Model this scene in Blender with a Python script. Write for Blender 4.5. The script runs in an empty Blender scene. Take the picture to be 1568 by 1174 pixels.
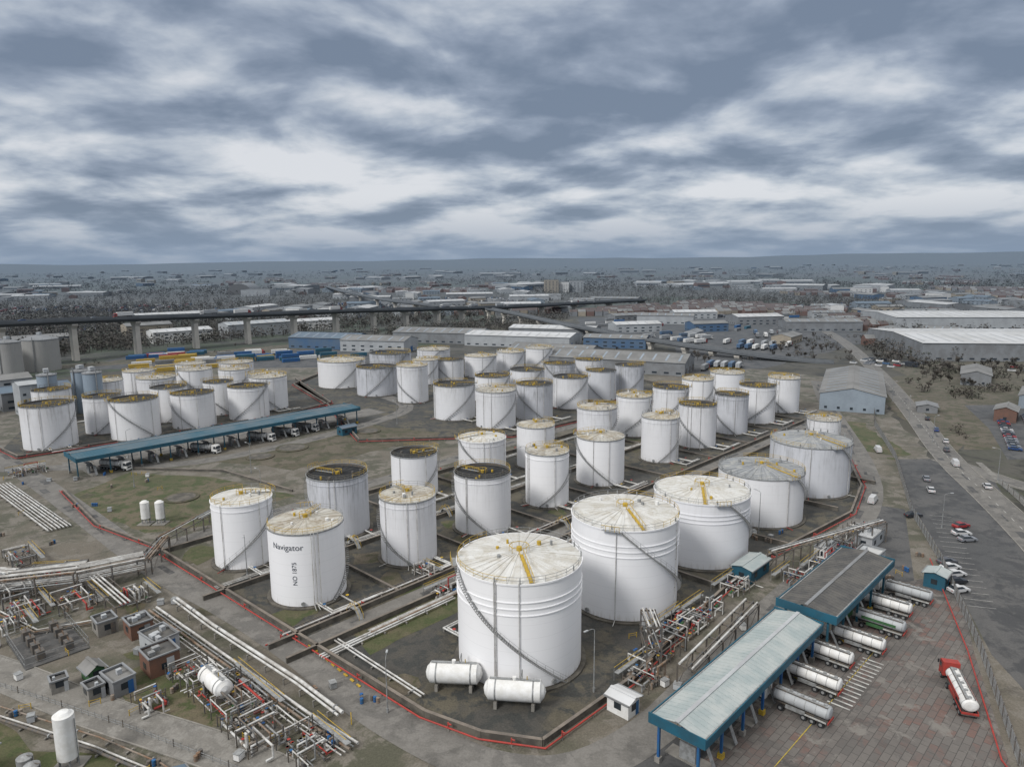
import bpy, math, random
from mathutils import Matrix, Vector, noise
random.seed(7)
R_=random.uniform
scn=bpy.context.scene
# ------------------------------------------------------------------ materials
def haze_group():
    g=bpy.data.node_groups.new("AerialTint",'ShaderNodeTree')  # air haze painted into base colours, stronger with distance from the world origin
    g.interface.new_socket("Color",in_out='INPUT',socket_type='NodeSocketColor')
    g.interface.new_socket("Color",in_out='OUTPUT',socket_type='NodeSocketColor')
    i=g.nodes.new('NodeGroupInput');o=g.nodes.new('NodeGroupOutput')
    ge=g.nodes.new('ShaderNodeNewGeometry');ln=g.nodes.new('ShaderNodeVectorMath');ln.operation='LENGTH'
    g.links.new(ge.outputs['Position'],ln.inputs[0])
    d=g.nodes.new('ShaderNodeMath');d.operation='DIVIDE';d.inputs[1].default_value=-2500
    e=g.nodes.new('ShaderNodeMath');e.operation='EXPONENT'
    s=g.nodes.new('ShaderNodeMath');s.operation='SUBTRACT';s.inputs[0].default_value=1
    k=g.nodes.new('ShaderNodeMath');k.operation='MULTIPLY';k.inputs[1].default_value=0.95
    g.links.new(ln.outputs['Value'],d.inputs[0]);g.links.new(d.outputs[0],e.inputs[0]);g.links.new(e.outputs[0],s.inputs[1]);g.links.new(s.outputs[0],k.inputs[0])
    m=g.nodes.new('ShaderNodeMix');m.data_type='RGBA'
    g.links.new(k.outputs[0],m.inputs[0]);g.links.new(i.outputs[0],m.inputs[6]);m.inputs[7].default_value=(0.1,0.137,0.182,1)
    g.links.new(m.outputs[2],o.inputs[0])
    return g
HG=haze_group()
class NT:
    def __init__(s,name):
        s.mat=bpy.data.materials.new(name);s.mat.use_nodes=True;s.t=s.mat.node_tree
        s.b=s.t.nodes['Principled BSDF'];s.b.inputs['Specular IOR Level'].default_value=0.25
    def n(s,typ,**kw):
        x=s.t.nodes.new(typ)
        for k,v in kw.items(): setattr(x,k,v)
        return x
    def l(s,a,b): s.t.links.new(a,b)
    def math(s,op,a,b=None,c=None,clamp=False):
        x=s.n('ShaderNodeMath',operation=op,use_clamp=clamp)
        for i,v in enumerate((a,b,c)):
            if v is None: continue
            if isinstance(v,(int,float)): x.inputs[i].default_value=v
            else: s.l(v,x.inputs[i])
        return x.outputs[0]
    def mix(s,f,a,b,mode='MIX'):
        x=s.n('ShaderNodeMix',data_type='RGBA',blend_type=mode)
        for i,v in ((0,f),(6,a),(7,b)):
            if isinstance(v,(int,float)): x.inputs[i].default_value=v
            elif isinstance(v,tuple): x.inputs[i].default_value=(*v,1) if len(v)==3 else v
            else: s.l(v,x.inputs[i])
        return x.outputs[2]
    def noise(s,vec,scale,detail=5,rough=0.6,dist=0):
        x=s.n('ShaderNodeTexNoise');x.inputs['Scale'].default_value=scale;x.inputs['Detail'].default_value=detail
        x.inputs['Roughness'].default_value=rough;x.inputs['Distortion'].default_value=dist
        if vec is not None: s.l(vec,x.inputs['Vector'])
        return x.outputs['Fac']
    def ramp(s,f,lo,hi):
        x=s.n('ShaderNodeMapRange',interpolation_type='SMOOTHSTEP');s.l(f,x.inputs[0]);x.inputs[1].default_value=lo;x.inputs[2].default_value=hi
        return x.outputs[0]
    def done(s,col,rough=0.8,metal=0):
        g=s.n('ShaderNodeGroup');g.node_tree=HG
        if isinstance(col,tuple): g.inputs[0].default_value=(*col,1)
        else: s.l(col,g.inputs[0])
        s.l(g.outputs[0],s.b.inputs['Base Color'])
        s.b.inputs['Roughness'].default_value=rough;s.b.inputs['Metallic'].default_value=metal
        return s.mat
def pos(N): return N.n('ShaderNodeNewGeometry').outputs['Position']
def mk(name,c1,c2=None,scale=0.6,rough=0.8,metal=0,obj=False,fine=0.25):
    N=NT(name); c2=c2 or tuple(x*0.7 for x in c1)
    v=N.n('ShaderNodeTexCoord').outputs['Object'] if obj else pos(N)
    f=N.ramp(N.noise(v,scale,4,0.65),0.35,0.65)
    c=N.mix(f,c1,c2)
    f2=N.noise(v,scale*9,3,0.7)
    c=N.mix(fine,c,N.mix(f2,(0.25,0.25,0.25),(1,1,1)),'MULTIPLY')
    return N.done(c,rough,metal)
def groundmat(name,cols,scales,rough=0.95,stain=0.5,fine=0.5):
    N=NT(name);p=pos(N)
    a=N.ramp(N.noise(p,scales[0],6,0.64,0.6),0.43,0.57)
    b=N.ramp(N.noise(p,scales[1],5,0.7,0.3),0.47,0.59)
    c=N.mix(a,cols[0],cols[1]);c=N.mix(b,c,cols[2])
    st=N.ramp(N.noise(p,0.11,6,0.75,1.0),0.52,0.66)
    c=N.mix(N.math('MULTIPLY',st,stain),c,tuple(x*0.42 for x in cols[0]))
    f=N.noise(p,3.0,4,0.75)
    c=N.mix(fine,c,N.mix(N.ramp(f,0.3,0.7),(0.45,0.45,0.45),(1.25,1.25,1.25)),'MULTIPLY')
    return N.done(c,rough)
M={}
N=NT("countryside");p=pos(N)
vo=N.n('ShaderNodeTexVoronoi');vo.inputs['Scale'].default_value=0.0028;N.l(p,vo.inputs['Vector'])
sc=N.n('ShaderNodeSeparateColor');N.l(vo.outputs['Color'],sc.inputs[0])
c=N.mix(N.ramp(sc.outputs[0],0.35,0.6),(0.07,0.06,0.042),(0.05,0.062,0.028))
c=N.mix(N.ramp(sc.outputs[1],0.75,0.85),c,(0.1,0.092,0.076))
c=N.mix(N.ramp(N.noise(p,0.012,6,0.7,0.5),0.45,0.62),c,(0.09,0.082,0.066))
c=N.mix(N.ramp(N.noise(p,0.05,6,0.75,0.5),0.48,0.6),c,(0.042,0.038,0.028))
c=N.mix(0.5,c,N.mix(N.noise(p,1.2,4,0.75),(0.5,0.5,0.5),(1.3,1.3,1.3)),'MULTIPLY')
M['ground']=N.done(c,0.95)
M['dirt']=groundmat("yard_dirt",[(0.145,0.127,0.1),(0.088,0.085,0.058),(0.18,0.162,0.135)],(0.035,0.14))
M['bund']=groundmat("bund_floor_gravel",[(0.072,0.067,0.058),(0.112,0.098,0.07),(0.05,0.05,0.045)],(0.06,0.25))
M['grass']=groundmat("rough_grass",[(0.088,0.087,0.04),(0.13,0.108,0.068),(0.062,0.075,0.026)],(0.06,0.25),stain=0.45)
M['grass2']=groundmat("scrub_grass",[(0.1,0.085,0.055),(0.132,0.11,0.08),(0.072,0.07,0.036)],(0.05,0.2),stain=0.5)
M['road']=groundmat("worn_asphalt_road",[(0.165,0.155,0.14),(0.138,0.13,0.119),(0.19,0.179,0.163)],(0.05,0.3),stain=0.5,fine=0.3)
M['concrete_road']=groundmat("concrete_road",[(0.2,0.188,0.168),(0.168,0.158,0.142),(0.24,0.228,0.207)],(0.05,0.3),stain=0.45,fine=0.3)
M['asphalt']=groundmat("dark_asphalt",[(0.08,0.079,0.078),(0.105,0.101,0.097),(0.062,0.061,0.061)],(0.04,0.15),stain=0.4,fine=0.3)
M['patch']=groundmat("repair_asphalt",[(0.085,0.083,0.08),(0.07,0.068,0.066),(0.12,0.114,0.107)],(0.1,0.4),stain=0.3,fine=0.3)
N=NT("block_paving");p=pos(N)
mp=N.n('ShaderNodeMapping');mp.inputs['Rotation'].default_value=(0,0,math.radians(-46));N.l(p,mp.inputs[0])
br=N.n('ShaderNodeTexBrick');N.l(mp.outputs[0],br.inputs['Vector'])
br.inputs['Color1'].default_value=(0.155,0.14,0.127,1);br.inputs['Color2'].default_value=(0.112,0.103,0.095,1);br.inputs['Mortar'].default_value=(0.07,0.064,0.058,1)
br.inputs['Scale'].default_value=1;br.inputs['Mortar Size'].default_value=0.05;br.inputs['Brick Width'].default_value=2.2;br.inputs['Row Height'].default_value=1.1
b2=N.n('ShaderNodeTexBrick');N.l(mp.outputs[0],b2.inputs['Vector'])
b2.inputs['Color1'].default_value=(0,0,0,1);b2.inputs['Color2'].default_value=(1,1,1,1);b2.inputs['Mortar'].default_value=(0,0,0,1)
b2.inputs['Scale'].default_value=1;b2.inputs['Mortar Size'].default_value=0.05;b2.inputs['Brick Width'].default_value=2.2;b2.inputs['Row Height'].default_value=1.1;b2.offset=0.5;b2.inputs['Bias'].default_value=-0.35
rf=N.math('MULTIPLY',b2.outputs['Color'],N.ramp(N.noise(p,0.1,5,0.7,0.8),0.42,0.58))
c=N.mix(N.math('MULTIPLY',rf,0.8),br.outputs['Color'],(0.21,0.1,0.075))
c=N.mix(N.ramp(N.noise(p,0.07,6,0.75,1.0),0.5,0.64),c,(0.08,0.074,0.068))
c=N.mix(N.ramp(N.noise(p,0.2,6,0.75,0.4),0.54,0.64),c,(0.19,0.176,0.158))
c=N.mix(0.4,c,N.mix(N.noise(p,3,4,0.75),(0.5,0.5,0.5),(1.3,1.3,1.3)),'MULTIPLY')
M['paving']=N.done(c,0.9)
def wallmat(name,base,dirt,amt,lo=0.3):
    N=NT(name);tc=N.n('ShaderNodeTexCoord');sp=N.n('ShaderNodeSeparateXYZ');N.l(tc.outputs['Object'],sp.inputs[0])
    gz=N.n('ShaderNodeSeparateXYZ');N.l(tc.outputs['Generated'],gz.inputs[0])
    rnd=N.n('ShaderNodeObjectInfo').outputs['Random']
    a=N.math('ARCTAN2',sp.outputs[1],sp.outputs[0])
    cv=N.n('ShaderNodeCombineXYZ');N.l(N.math('MULTIPLY',a,7.0),cv.inputs[0]);N.l(N.math('MULTIPLY',rnd,90.0),cv.inputs[1]);N.l(N.math('MULTIPLY',sp.outputs[2],0.06),cv.inputs[2])
    st=N.ramp(N.noise(cv.outputs[0],2.2,6,0.7),0.46,0.68)
    cv2=N.n('ShaderNodeCombineXYZ');N.l(N.math('MULTIPLY',a,2.0),cv2.inputs[0]);N.l(N.math('MULTIPLY',rnd,50.0),cv2.inputs[1]);N.l(N.math('MULTIPLY',sp.outputs[2],0.12),cv2.inputs[2])
    bl=N.ramp(N.noise(cv2.outputs[0],1.3,4,0.6),0.4,0.65)
    top=N.ramp(gz.outputs[2],lo,0.95)
    r2=N.math('MULTIPLY_ADD',rnd,1.1,0.4)
    f=N.math('MULTIPLY',N.math('MULTIPLY',N.math('ADD',N.math('MULTIPLY',st,0.7),N.math('MULTIPLY',bl,0.35)),N.math('MULTIPLY_ADD',top,0.8,0.12)),N.math('MULTIPLY',r2,amt),clamp=True)
    tint=N.mix(rnd,base,(base[0]*0.93,base[1]*0.935,base[2]*0.95))
    c=N.mix(f,tint,dirt)
    low=N.math('SUBTRACT',1.0,N.ramp(sp.outputs[2],0.2,2.2))
    c=N.mix(N.math('MULTIPLY',N.math('MULTIPLY',low,st),0.5),c,(0.3,0.25,0.18))
    seam=N.math('LESS_THAN',N.math('FRACT',N.math('DIVIDE',sp.outputs[2],2.35)),0.03)
    c=N.mix(N.math('MULTIPLY',seam,0.14),c,(0.3,0.3,0.3))
    return N.done(c,0.5)
M['wall0']=wallmat("tank_paint_clean",(0.85,0.85,0.86),(0.5,0.48,0.45),0.16)
M['wall1']=wallmat("tank_paint_stained",(0.79,0.79,0.8),(0.3,0.28,0.26),0.45)
M['wall2']=wallmat("tank_paint_weathered",(0.62,0.63,0.66),(0.2,0.2,0.2),0.85,0.15)
M['wallg']=wallmat("silo_concrete",(0.36,0.35,0.33),(0.2,0.19,0.18),0.8,0.1)
M['wallb']=wallmat("silo_blue_grey",(0.28,0.34,0.4),(0.2,0.22,0.25),0.6,0.1)
def roofm(name,c1,c2,c3):
    N=NT(name);tc=N.n('ShaderNodeTexCoord');sp=N.n('ShaderNodeSeparateXYZ');N.l(tc.outputs['Object'],sp.inputs[0])
    rnd=N.n('ShaderNodeObjectInfo').outputs['Random']
    a=N.math('ARCTAN2',sp.outputs[1],sp.outputs[0]);cv=N.n('ShaderNodeCombineXYZ');N.l(N.math('MULTIPLY',a,5.0),cv.inputs[0]);N.l(N.math('MULTIPLY',rnd,40.0),cv.inputs[1])
    f=N.ramp(N.noise(cv.outputs[0],1.5,5,0.7),0.4,0.62)
    g=N.ramp(N.noise(tc.outputs['Object'],0.35,6,0.75,0.6),0.45,0.62)
    c=N.mix(f,c1,c2);c=N.mix(N.math('MULTIPLY',g,0.8),c,c3)
    return N.done(c,0.75)
M['roof_white']=roofm("tank_roof_white",(0.62,0.62,0.6),(0.5,0.49,0.46),(0.44,0.415,0.36))
M['roof_gold']=roofm("tank_roof_ochre",(0.5,0.485,0.44),(0.39,0.365,0.31),(0.27,0.225,0.165))
M['roof_grey']=roofm("tank_roof_grey",(0.3,0.31,0.32),(0.2,0.21,0.22),(0.38,0.38,0.36))
M['roof_dark']=roofm("tank_roof_dark",(0.018,0.017,0.016),(0.012,0.012,0.012),(0.035,0.032,0.028))
M['yellow']=mk("yellow_handrail",(0.6,0.39,0.03),(0.4,0.28,0.05),2,0.6)
M['steel']=mk("galvanised_steel",(0.36,0.37,0.37),(0.24,0.24,0.235),1.5,0.5,0.2)
M['dsteel']=mk("dark_steel",(0.1,0.1,0.1),(0.16,0.13,0.1),1.5,0.6)
M['rail']=mk("roof_rail_steel",(0.22,0.21,0.19),(0.16,0.14,0.1),1.5,0.6)
M['stair']=mk("stair_steel",(0.33,0.33,0.33),(0.22,0.22,0.21),1.5,0.6)
M['pipe']=mk("pipe_cladding",(0.68,0.68,0.66),(0.42,0.4,0.37),0.5,0.45,0.1)
M['rust']=mk("rusty_pipe",(0.2,0.12,0.07),(0.28,0.24,0.2),0.6,0.8)
M['white']=mk("white_paint",(0.8,0.8,0.79),(0.7,0.69,0.66),0.8,0.5,obj=True,fine=0.15)
M['red']=mk("red_fire_main",(0.42,0.05,0.035),(0.3,0.05,0.04),1,0.6)
M['conc']=mk("concrete",(0.3,0.28,0.25),(0.2,0.19,0.17),0.3,0.9)
M['vconc']=mk("viaduct_concrete",(0.74,0.69,0.61),(0.6,0.56,0.49),0.08,0.9,fine=.1)
M['deck']=mk("viaduct_deck",(0.1,0.105,0.11),(0.13,0.13,0.13),0.1,0.9)
M['vpar']=mk("viaduct_fascia",(0.17,0.178,0.185),(0.13,0.135,0.14),0.08,0.9)
M['bwall']=mk("bund_wall_concrete",(0.15,0.135,0.11),(0.08,0.072,0.06),0.4,0.95)
M['coping']=mk("bund_wall_coping",(0.24,0.205,0.17),(0.15,0.13,0.11),0.3,0.95)
M['teal']=mk("teal_cladding",(0.02,0.115,0.175),(0.025,0.09,0.13),0.3,0.55)
M['teal2']=mk("pale_sheet_roof",(0.33,0.38,0.38),(0.43,0.46,0.45),0.25,0.55)
M['troof']=mk("weathered_teal_roof",(0.035,0.11,0.155),(0.12,0.16,0.185),0.06,0.6)
M['droof']=mk("dark_felt_roof",(0.085,0.083,0.08),(0.13,0.123,0.112),0.3,0.9)
M['blue']=mk("blue_paint",(0.02,0.1,0.32),(0.03,0.12,0.25),0.6,0.5)
M['dblue']=mk("faded_blue_cladding",(0.06,0.13,0.25),(0.1,0.15,0.22),0.1,0.6)
M['pblue']=mk("pale_blue_grey_cladding",(0.3,0.35,0.4),(0.24,0.28,0.32),0.1,0.6)
M['green']=mk("green_paint",(0.06,0.16,0.06),(0.05,0.12,0.05),0.6,0.5)
M['glass']=mk("dark_window_glass",(0.02,0.025,0.03),(0.03,0.035,0.04),1,0.15)
M['tyre']=mk("tyre_rubber",(0.02,0.02,0.02),(0.03,0.03,0.03),2,0.9)
M['brick']=mk("brickwork",(0.2,0.1,0.065),(0.15,0.085,0.06),0.6,0.9)
M['lgrey']=mk("light_grey_cladding",(0.46,0.48,0.49),(0.38,0.39,0.4),0.15,0.6)
M['mgrey']=mk("mid_grey_cladding",(0.26,0.27,0.28),(0.2,0.2,0.2),0.15,0.7)
M['wroof']=mk("white_sheet_roof",(0.62,0.63,0.64),(0.5,0.5,0.49),0.05,0.6)
M['groof']=mk("grey_sheet_roof",(0.24,0.235,0.225),(0.17,0.165,0.155),0.08,0.75)
M['broof']=mk("blue_grey_roof",(0.13,0.18,0.23),(0.11,0.14,0.18),0.08,0.7)
M['tile']=mk("roof_tiles",(0.12,0.075,0.055),(0.09,0.065,0.055),0.4,0.9)
M['cream']=mk("cream_render",(0.42,0.36,0.27),(0.35,0.3,0.23),0.2,0.8)
M['bark']=mk("bark",(0.09,0.073,0.056),(0.065,0.055,0.043),3,0.95)
M['twig']=mk("winter_twigs",(0.105,0.084,0.06),(0.065,0.054,0.04),0.25,0.95)
M['scrub']=mk("scrub_foliage",(0.06,0.06,0.032),(0.085,0.07,0.045),0.3,0.95)
M['line']=mk("road_paint",(0.55,0.55,0.52),(0.34,0.33,0.31),0.8,0.8)
M['yline']=mk("yellow_road_paint",(0.5,0.37,0.04),(0.3,0.24,0.08),0.8,0.8)
M['text']=mk("lettering",(0.05,0.06,0.08),(0.06,0.07,0.09),1,0.6)
M['hill']=mk("hill_woods",(0.045,0.05,0.04),(0.075,0.07,0.055),0.002,0.95)
for i,c in enumerate([(0.6,0.6,0.6),(0.03,0.03,0.035),(0.25,0.26,0.28),(0.32,0.03,0.03),(0.03,0.07,0.2),(0.1,0.1,0.11)]): M['car%d'%i]=mk("car_paint_%d"%i,c,tuple(x*0.9 for x in c),1,0.3,0.1,fine=0.05)
# ------------------------------------------------------------------ mesh builder
class MB:
    def __init__(s): s.v=[];s.f=[];s.m=[];s.s=[];s.names=[]
    def mi(s,k):
        if k not in s.names: s.names.append(k)
        return s.names.index(k)
    def add(s,vs,fs,m,sm=False):
        o=len(s.v);s.v.extend(vs);k=s.mi(m)
        for f in fs: s.f.append([i+o for i in f]);s.m.append(k);s.s.append(sm)
    def box(s,c,d,m,ang=0,taper=1.0):
        x,y,z=d[0]/2,d[1]/2,d[2]/2;ca,sa=math.cos(ang),math.sin(ang);vs=[]
        for dz in (-z,z):
            t=1 if dz<0 else taper
            for dx,dy in ((-x,-y),(x,-y),(x,y),(-x,y)):
                dx*=t;dy*=t
                vs.append((c[0]+dx*ca-dy*sa,c[1]+dx*sa+dy*ca,c[2]+dz))
        s.add(vs,[(3,2,1,0),(4,5,6,7),(0,1,5,4),(1,2,6,5),(2,3,7,6),(3,0,4,7)],m)
    def beam(s,p,q,w,h,m):
        p=Vector(p);q=Vector(q);d=(q-p)
        if d.length<1e-6:return
        d.normalize();u=Vector((0,0,1)) if abs(d.z)<0.95 else Vector((1,0,0))
        a=d.cross(u).normalized()*w/2;b=a.cross(d).normalized()*h/2
        vs=[tuple(e+i*a+j*b) for e in (p,q) for i,j in ((-1,-1),(1,-1),(1,1),(-1,1))]
        s.add(vs,[(0,1,2,3),(7,6,5,4),(4,5,1,0),(5,6,2,1),(6,7,3,2),(7,4,0,3)],m)
    def cyl(s,p,q,r,m,n=8,r2=None,caps=True,ell=1.0):
        p=Vector(p);q=Vector(q);d=(q-p)
        if d.length<1e-6:return
        d.normalize();u=Vector((0,0,1)) if abs(d.z)<0.95 else Vector((1,0,0))
        a=d.cross(u).normalized();b=a.cross(d).normalized();r2=r if r2 is None else r2
        r0=[tuple(p+a*r*math.cos(t)+b*r*ell*math.sin(t)) for t in [i*2*math.pi/n for i in range(n)]]
        r1=[tuple(q+a*r2*math.cos(t)+b*r2*ell*math.sin(t)) for t in [i*2*math.pi/n for i in range(n)]]
        s.add(r0+r1,[(i,(i+1)%n,n+(i+1)%n,n+i) for i in range(n)],m,True)
        if caps:
            s.add(list(r0),[tuple(range(n))[::-1]],m);s.add(list(r1),[tuple(range(n))],m)
    def tube(s,pts,r,m,n=6):
        for a,b in zip(pts,pts[1:]):
            a=Vector(a);b=Vector(b);d=(b-a)
            if d.length<1e-6: continue
            d=d.normalized()*r*0.6
            s.cyl(a-d,b+d,r,m,n)
    def vessel(s,p,q,r,m,n=16):
        p=Vector(p);q=Vector(q);d=(q-p).normalized();k=[(0,0.02),(0.08*2,0.55),(0.2*2,0.82),(0.5,1)]
        pts=[(p-d*r*0.5+d*r*t,f*r) for t,f in k]+[(q+d*r*0.5-d*r*t,f*r) for t,f in k[::-1]]
        for (a,ra),(b,rb) in zip(pts,pts[1:]): s.cyl(a,b,ra,m,n,rb,False)
    def mesh(s,name):
        me=bpy.data.meshes.new(name);me.from_pydata(s.v,[],s.f)
        for k in s.names: me.materials.append(M[k])
        me.polygons.foreach_set('material_index',s.m);me.polygons.foreach_set('use_smooth',s.s);me.update()
        return me
    def obj(s,name,loc=(0,0,0),rot=0): return put(name,s.mesh(name),loc,rot)
def put(name,me,loc=(0,0,0),rot=0,sc=None):
    o=bpy.data.objects.new(name,me);o.location=loc;o.rotation_euler=(0,0,rot)
    if sc: o.scale=sc
    scn.collection.objects.link(o);return o
def sheet(name,pts,z,m):
    b=MB();b.add([(x,y,z) for x,y in pts],[tuple(range(len(pts)))],m)
    o=b.obj(name)
    if o.data.polygons[0].normal.z<0: o.data.flip_normals()
    return o
def wobble(pts,step=4,amp=1.2):
    out=[];n=len(pts)
    for i in range(n):
        a=Vector(pts[i]);b=Vector(pts[(i+1)%n]);L=(b-a).length;k=max(1,int(L/step))
        for j in range(k):
            p=a.lerp(b,j/k);q=noise.noise_vector(Vector((p.x*0.13,p.y*0.13,3)))*amp*1.6;out.append((p.x+q.x,p.y+q.y))
    return out
def offs(pts,d):
    out=[]
    for i,p in enumerate(pts):
        a=Vector(pts[max(0,i-1)][:2]);b=Vector(pts[min(len(pts)-1,i+1)][:2]);p=Vector(p[:2])
        t1=(p-a).normalized() if i>0 else (b-p).normalized();t2=(b-p).normalized() if i<len(pts)-1 else t1
        n=Vector((-(t1+t2).y,(t1+t2).x)).normalized();k=1/max(0.4,n.dot(Vector((-t1.y,t1.x))))
        out.append((p.x+n.x*d*k,p.y+n.y*d*k))
    return out
def smooth(pts,it=2):
    for _ in range(it):
        o=[pts[0]]
        for a,b in zip(pts,pts[1:]):
            o.append(tuple(x*0.75+y*0.25 for x,y in zip(a,b)));o.append(tuple(x*0.25+y*0.75 for x,y in zip(a,b)))
        o.append(pts[-1]);pts=o
    return pts
REP=MB()
def road(name,pts,w,z,m,kerb=False,dash=None):
    pts=smooth(pts);A=offs(pts,w/2);B=offs(pts,-w/2);b=MB()
    n=len(pts);b.add([(x,y,z) for x,y in A]+[(x,y,z) for x,y in B],[(i,n+i,n+i+1,i+1) for i in range(n-1)],m)
    if kerb:
        for side in (A,B):
            for p,q in zip(side,side[1:]): b.beam((*p,0.06),(*q,0.06),0.25,0.14+z,'conc')
    for p,q in zip(pts,pts[1:]):
        p=Vector(p);q=Vector(q);L=(q-p).length
        if L<9 or p.y>450: continue
        d=(q-p).normalized();nn=Vector((-d.y,d.x))
        for k in range(int(L/14)+1):
            c=p+d*R_(2,L-6);o=R_(-w*.35,w*.2);l2=R_(2,9);w2=R_(.8,2.0) if random.random()<.7 else .5
            zz=.075+.0005*(len(REP.f)%20);REP.add([(*(c+nn*o),zz),(*(c+nn*o+d*l2),zz),(*(c+nn*(o+w2)+d*l2),zz),(*(c+nn*(o+w2)),zz)],[(3,2,1,0)],'patch')
    if dash:
        for p,q in zip(pts,pts[1:]):
            L=(Vector(q)-Vector(p)).length;k=0
            d=(Vector(q)-Vector(p)).normalized();nn=Vector((-d.y,d.x))*0.09
            while k<L-2:
                s0=Vector(p)+d*k;s1=Vector(p)+d*(k+2.2)
                b.add([(s0.x-nn.x,s0.y-nn.y,z+.045),(s1.x-nn.x,s1.y-nn.y,z+.045),(s1.x+nn.x,s1.y+nn.y,z+.045),(s0.x+nn.x,s0.y+nn.y,z+.045)],[(0,1,2,3)],dash);k+=6
    return b.obj(name)
E1=Vector((.692,.722));E2=Vector((.722,-.692));O=Vector((-38,124));ANG=math.atan2(.722,.692)
def G(t,p): q=O+E1*t+E2*p;return (q.x,q.y)
# ------------------------------------------------------------------ tanks
TANKS=[(1,117,10.9,18.9,'white',0,1),(23,139,10.9,18.9,'white',0,1),(45,162,11.1,15.8,'white',0,1),(68,187,11.2,13.4,'grey',1,1),(91,210,11.6,15.4,'grey',2,1),(118,262,6,10,'gold',1,0),
(-64,160,6.8,15.6,'white',0,0),(-44,143,7.8,16,'gold',0,0),(-46,179,7.8,15.7,'dark',2,0),(-25,161,6.6,15.6,'gold',1,0),(-30,209,7,12.8,'dark',0,0),(-8,180,7.4,15.4,'dark',1,0),(10,199,6.3,15.7,'gold',0,0),(28,219,7.6,14.9,'gold',0,0),(-10,226,7.8,12.9,'white',1,0),(8,237,6.5,14.5,'gold',1,0),(52,243,6.5,15.7,'gold',1,0),(32,262,7.5,15.3,'gold',1,0),(49,280,7,16.1,'gold',1,0),(70,262,7,16.1,'dark',1,0),(89,282,6.6,15.9,'dark',2,0),(69,303,7.7,15.3,'dark',1,0),(106,301,7.6,16.1,'dark',1,0),(125,321,7,15.9,'gold',1,0),(108,351,8.2,13.7,'gold',0,0),(88,331,7.3,13.9,'gold',0,0),
(-26,314,9.3,15.5,'dark',1,0),(-7,297,8.5,15.8,'gold',1,0),(10,312,8.2,15.7,'dark',2,0),(28,335,8.4,15,'dark',1,0),(45,353,7.6,15,'dark',2,0),(61,364,7.5,16,'dark',2,0),(-50,352,7.7,18.5,'gold',1,0),(-72,373,10.6,15,'dark',2,0),(-97,400,13.2,15,'gold',1,0),(-77,446,13,13,'dark',2,0),(-50,405,7.5,14,'gold',1,0),(-37,416,8.5,12.5,'dark',1,0),(-19,428,9.7,13,'gold',1,0),(-1,445,8.7,13,'gold',1,0),(18,463,8.8,13,'gold',1,0),(-10,352,8.7,13,'dark',1,0),(8,365,9,14,'dark',1,0),(26,386,8.6,14,'dark',2,0),(44,400,7.8,14,'dark',1,0),(-53,478,11.1,11,'gold',1,0),
(-180,269,9.2,17,'dark',1,0),(-154,283,9.2,16,'dark',1,0),(-172,292,7.1,15.5,'dark',1,0),(-206,312,7.7,15,'dark',1,0),(-138,301,8.8,15,'dark',1,0),(-154,313,7.6,15.5,'dark',1,0),(-120,317,8.7,15,'dark',1,0),(-137,326,6.7,15.5,'dark',1,0),(-118,338,8.8,16,'gold',1,0),(-202,347,8.1,13,'gold',1,0),(-198,372,7.8,14,'gold',1,0),(-181,356,9.1,13,'gold',1,0),(-170,376,8.6,14,'gold',1,0),(-155,395,9.1,15,'gold',1,0),(-149,376,7.9,14,'gold',1,0),(-182,398,8,14,'gold',1,0),(-130,366,7.5,13,'gold',1,0)]
def clear(x,y,m=1.0):
    for t in TANKS:
        if (x-t[0])**2+(y-t[1])**2<(t[2]+m)**2: return False
    return True
def strip(b,A,B,m,sm=False):
    n=len(A);b.add(list(A)+list(B),[(i,n+i,n+i+1,i+1) for i in range(n-1)],m,sm)
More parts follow.
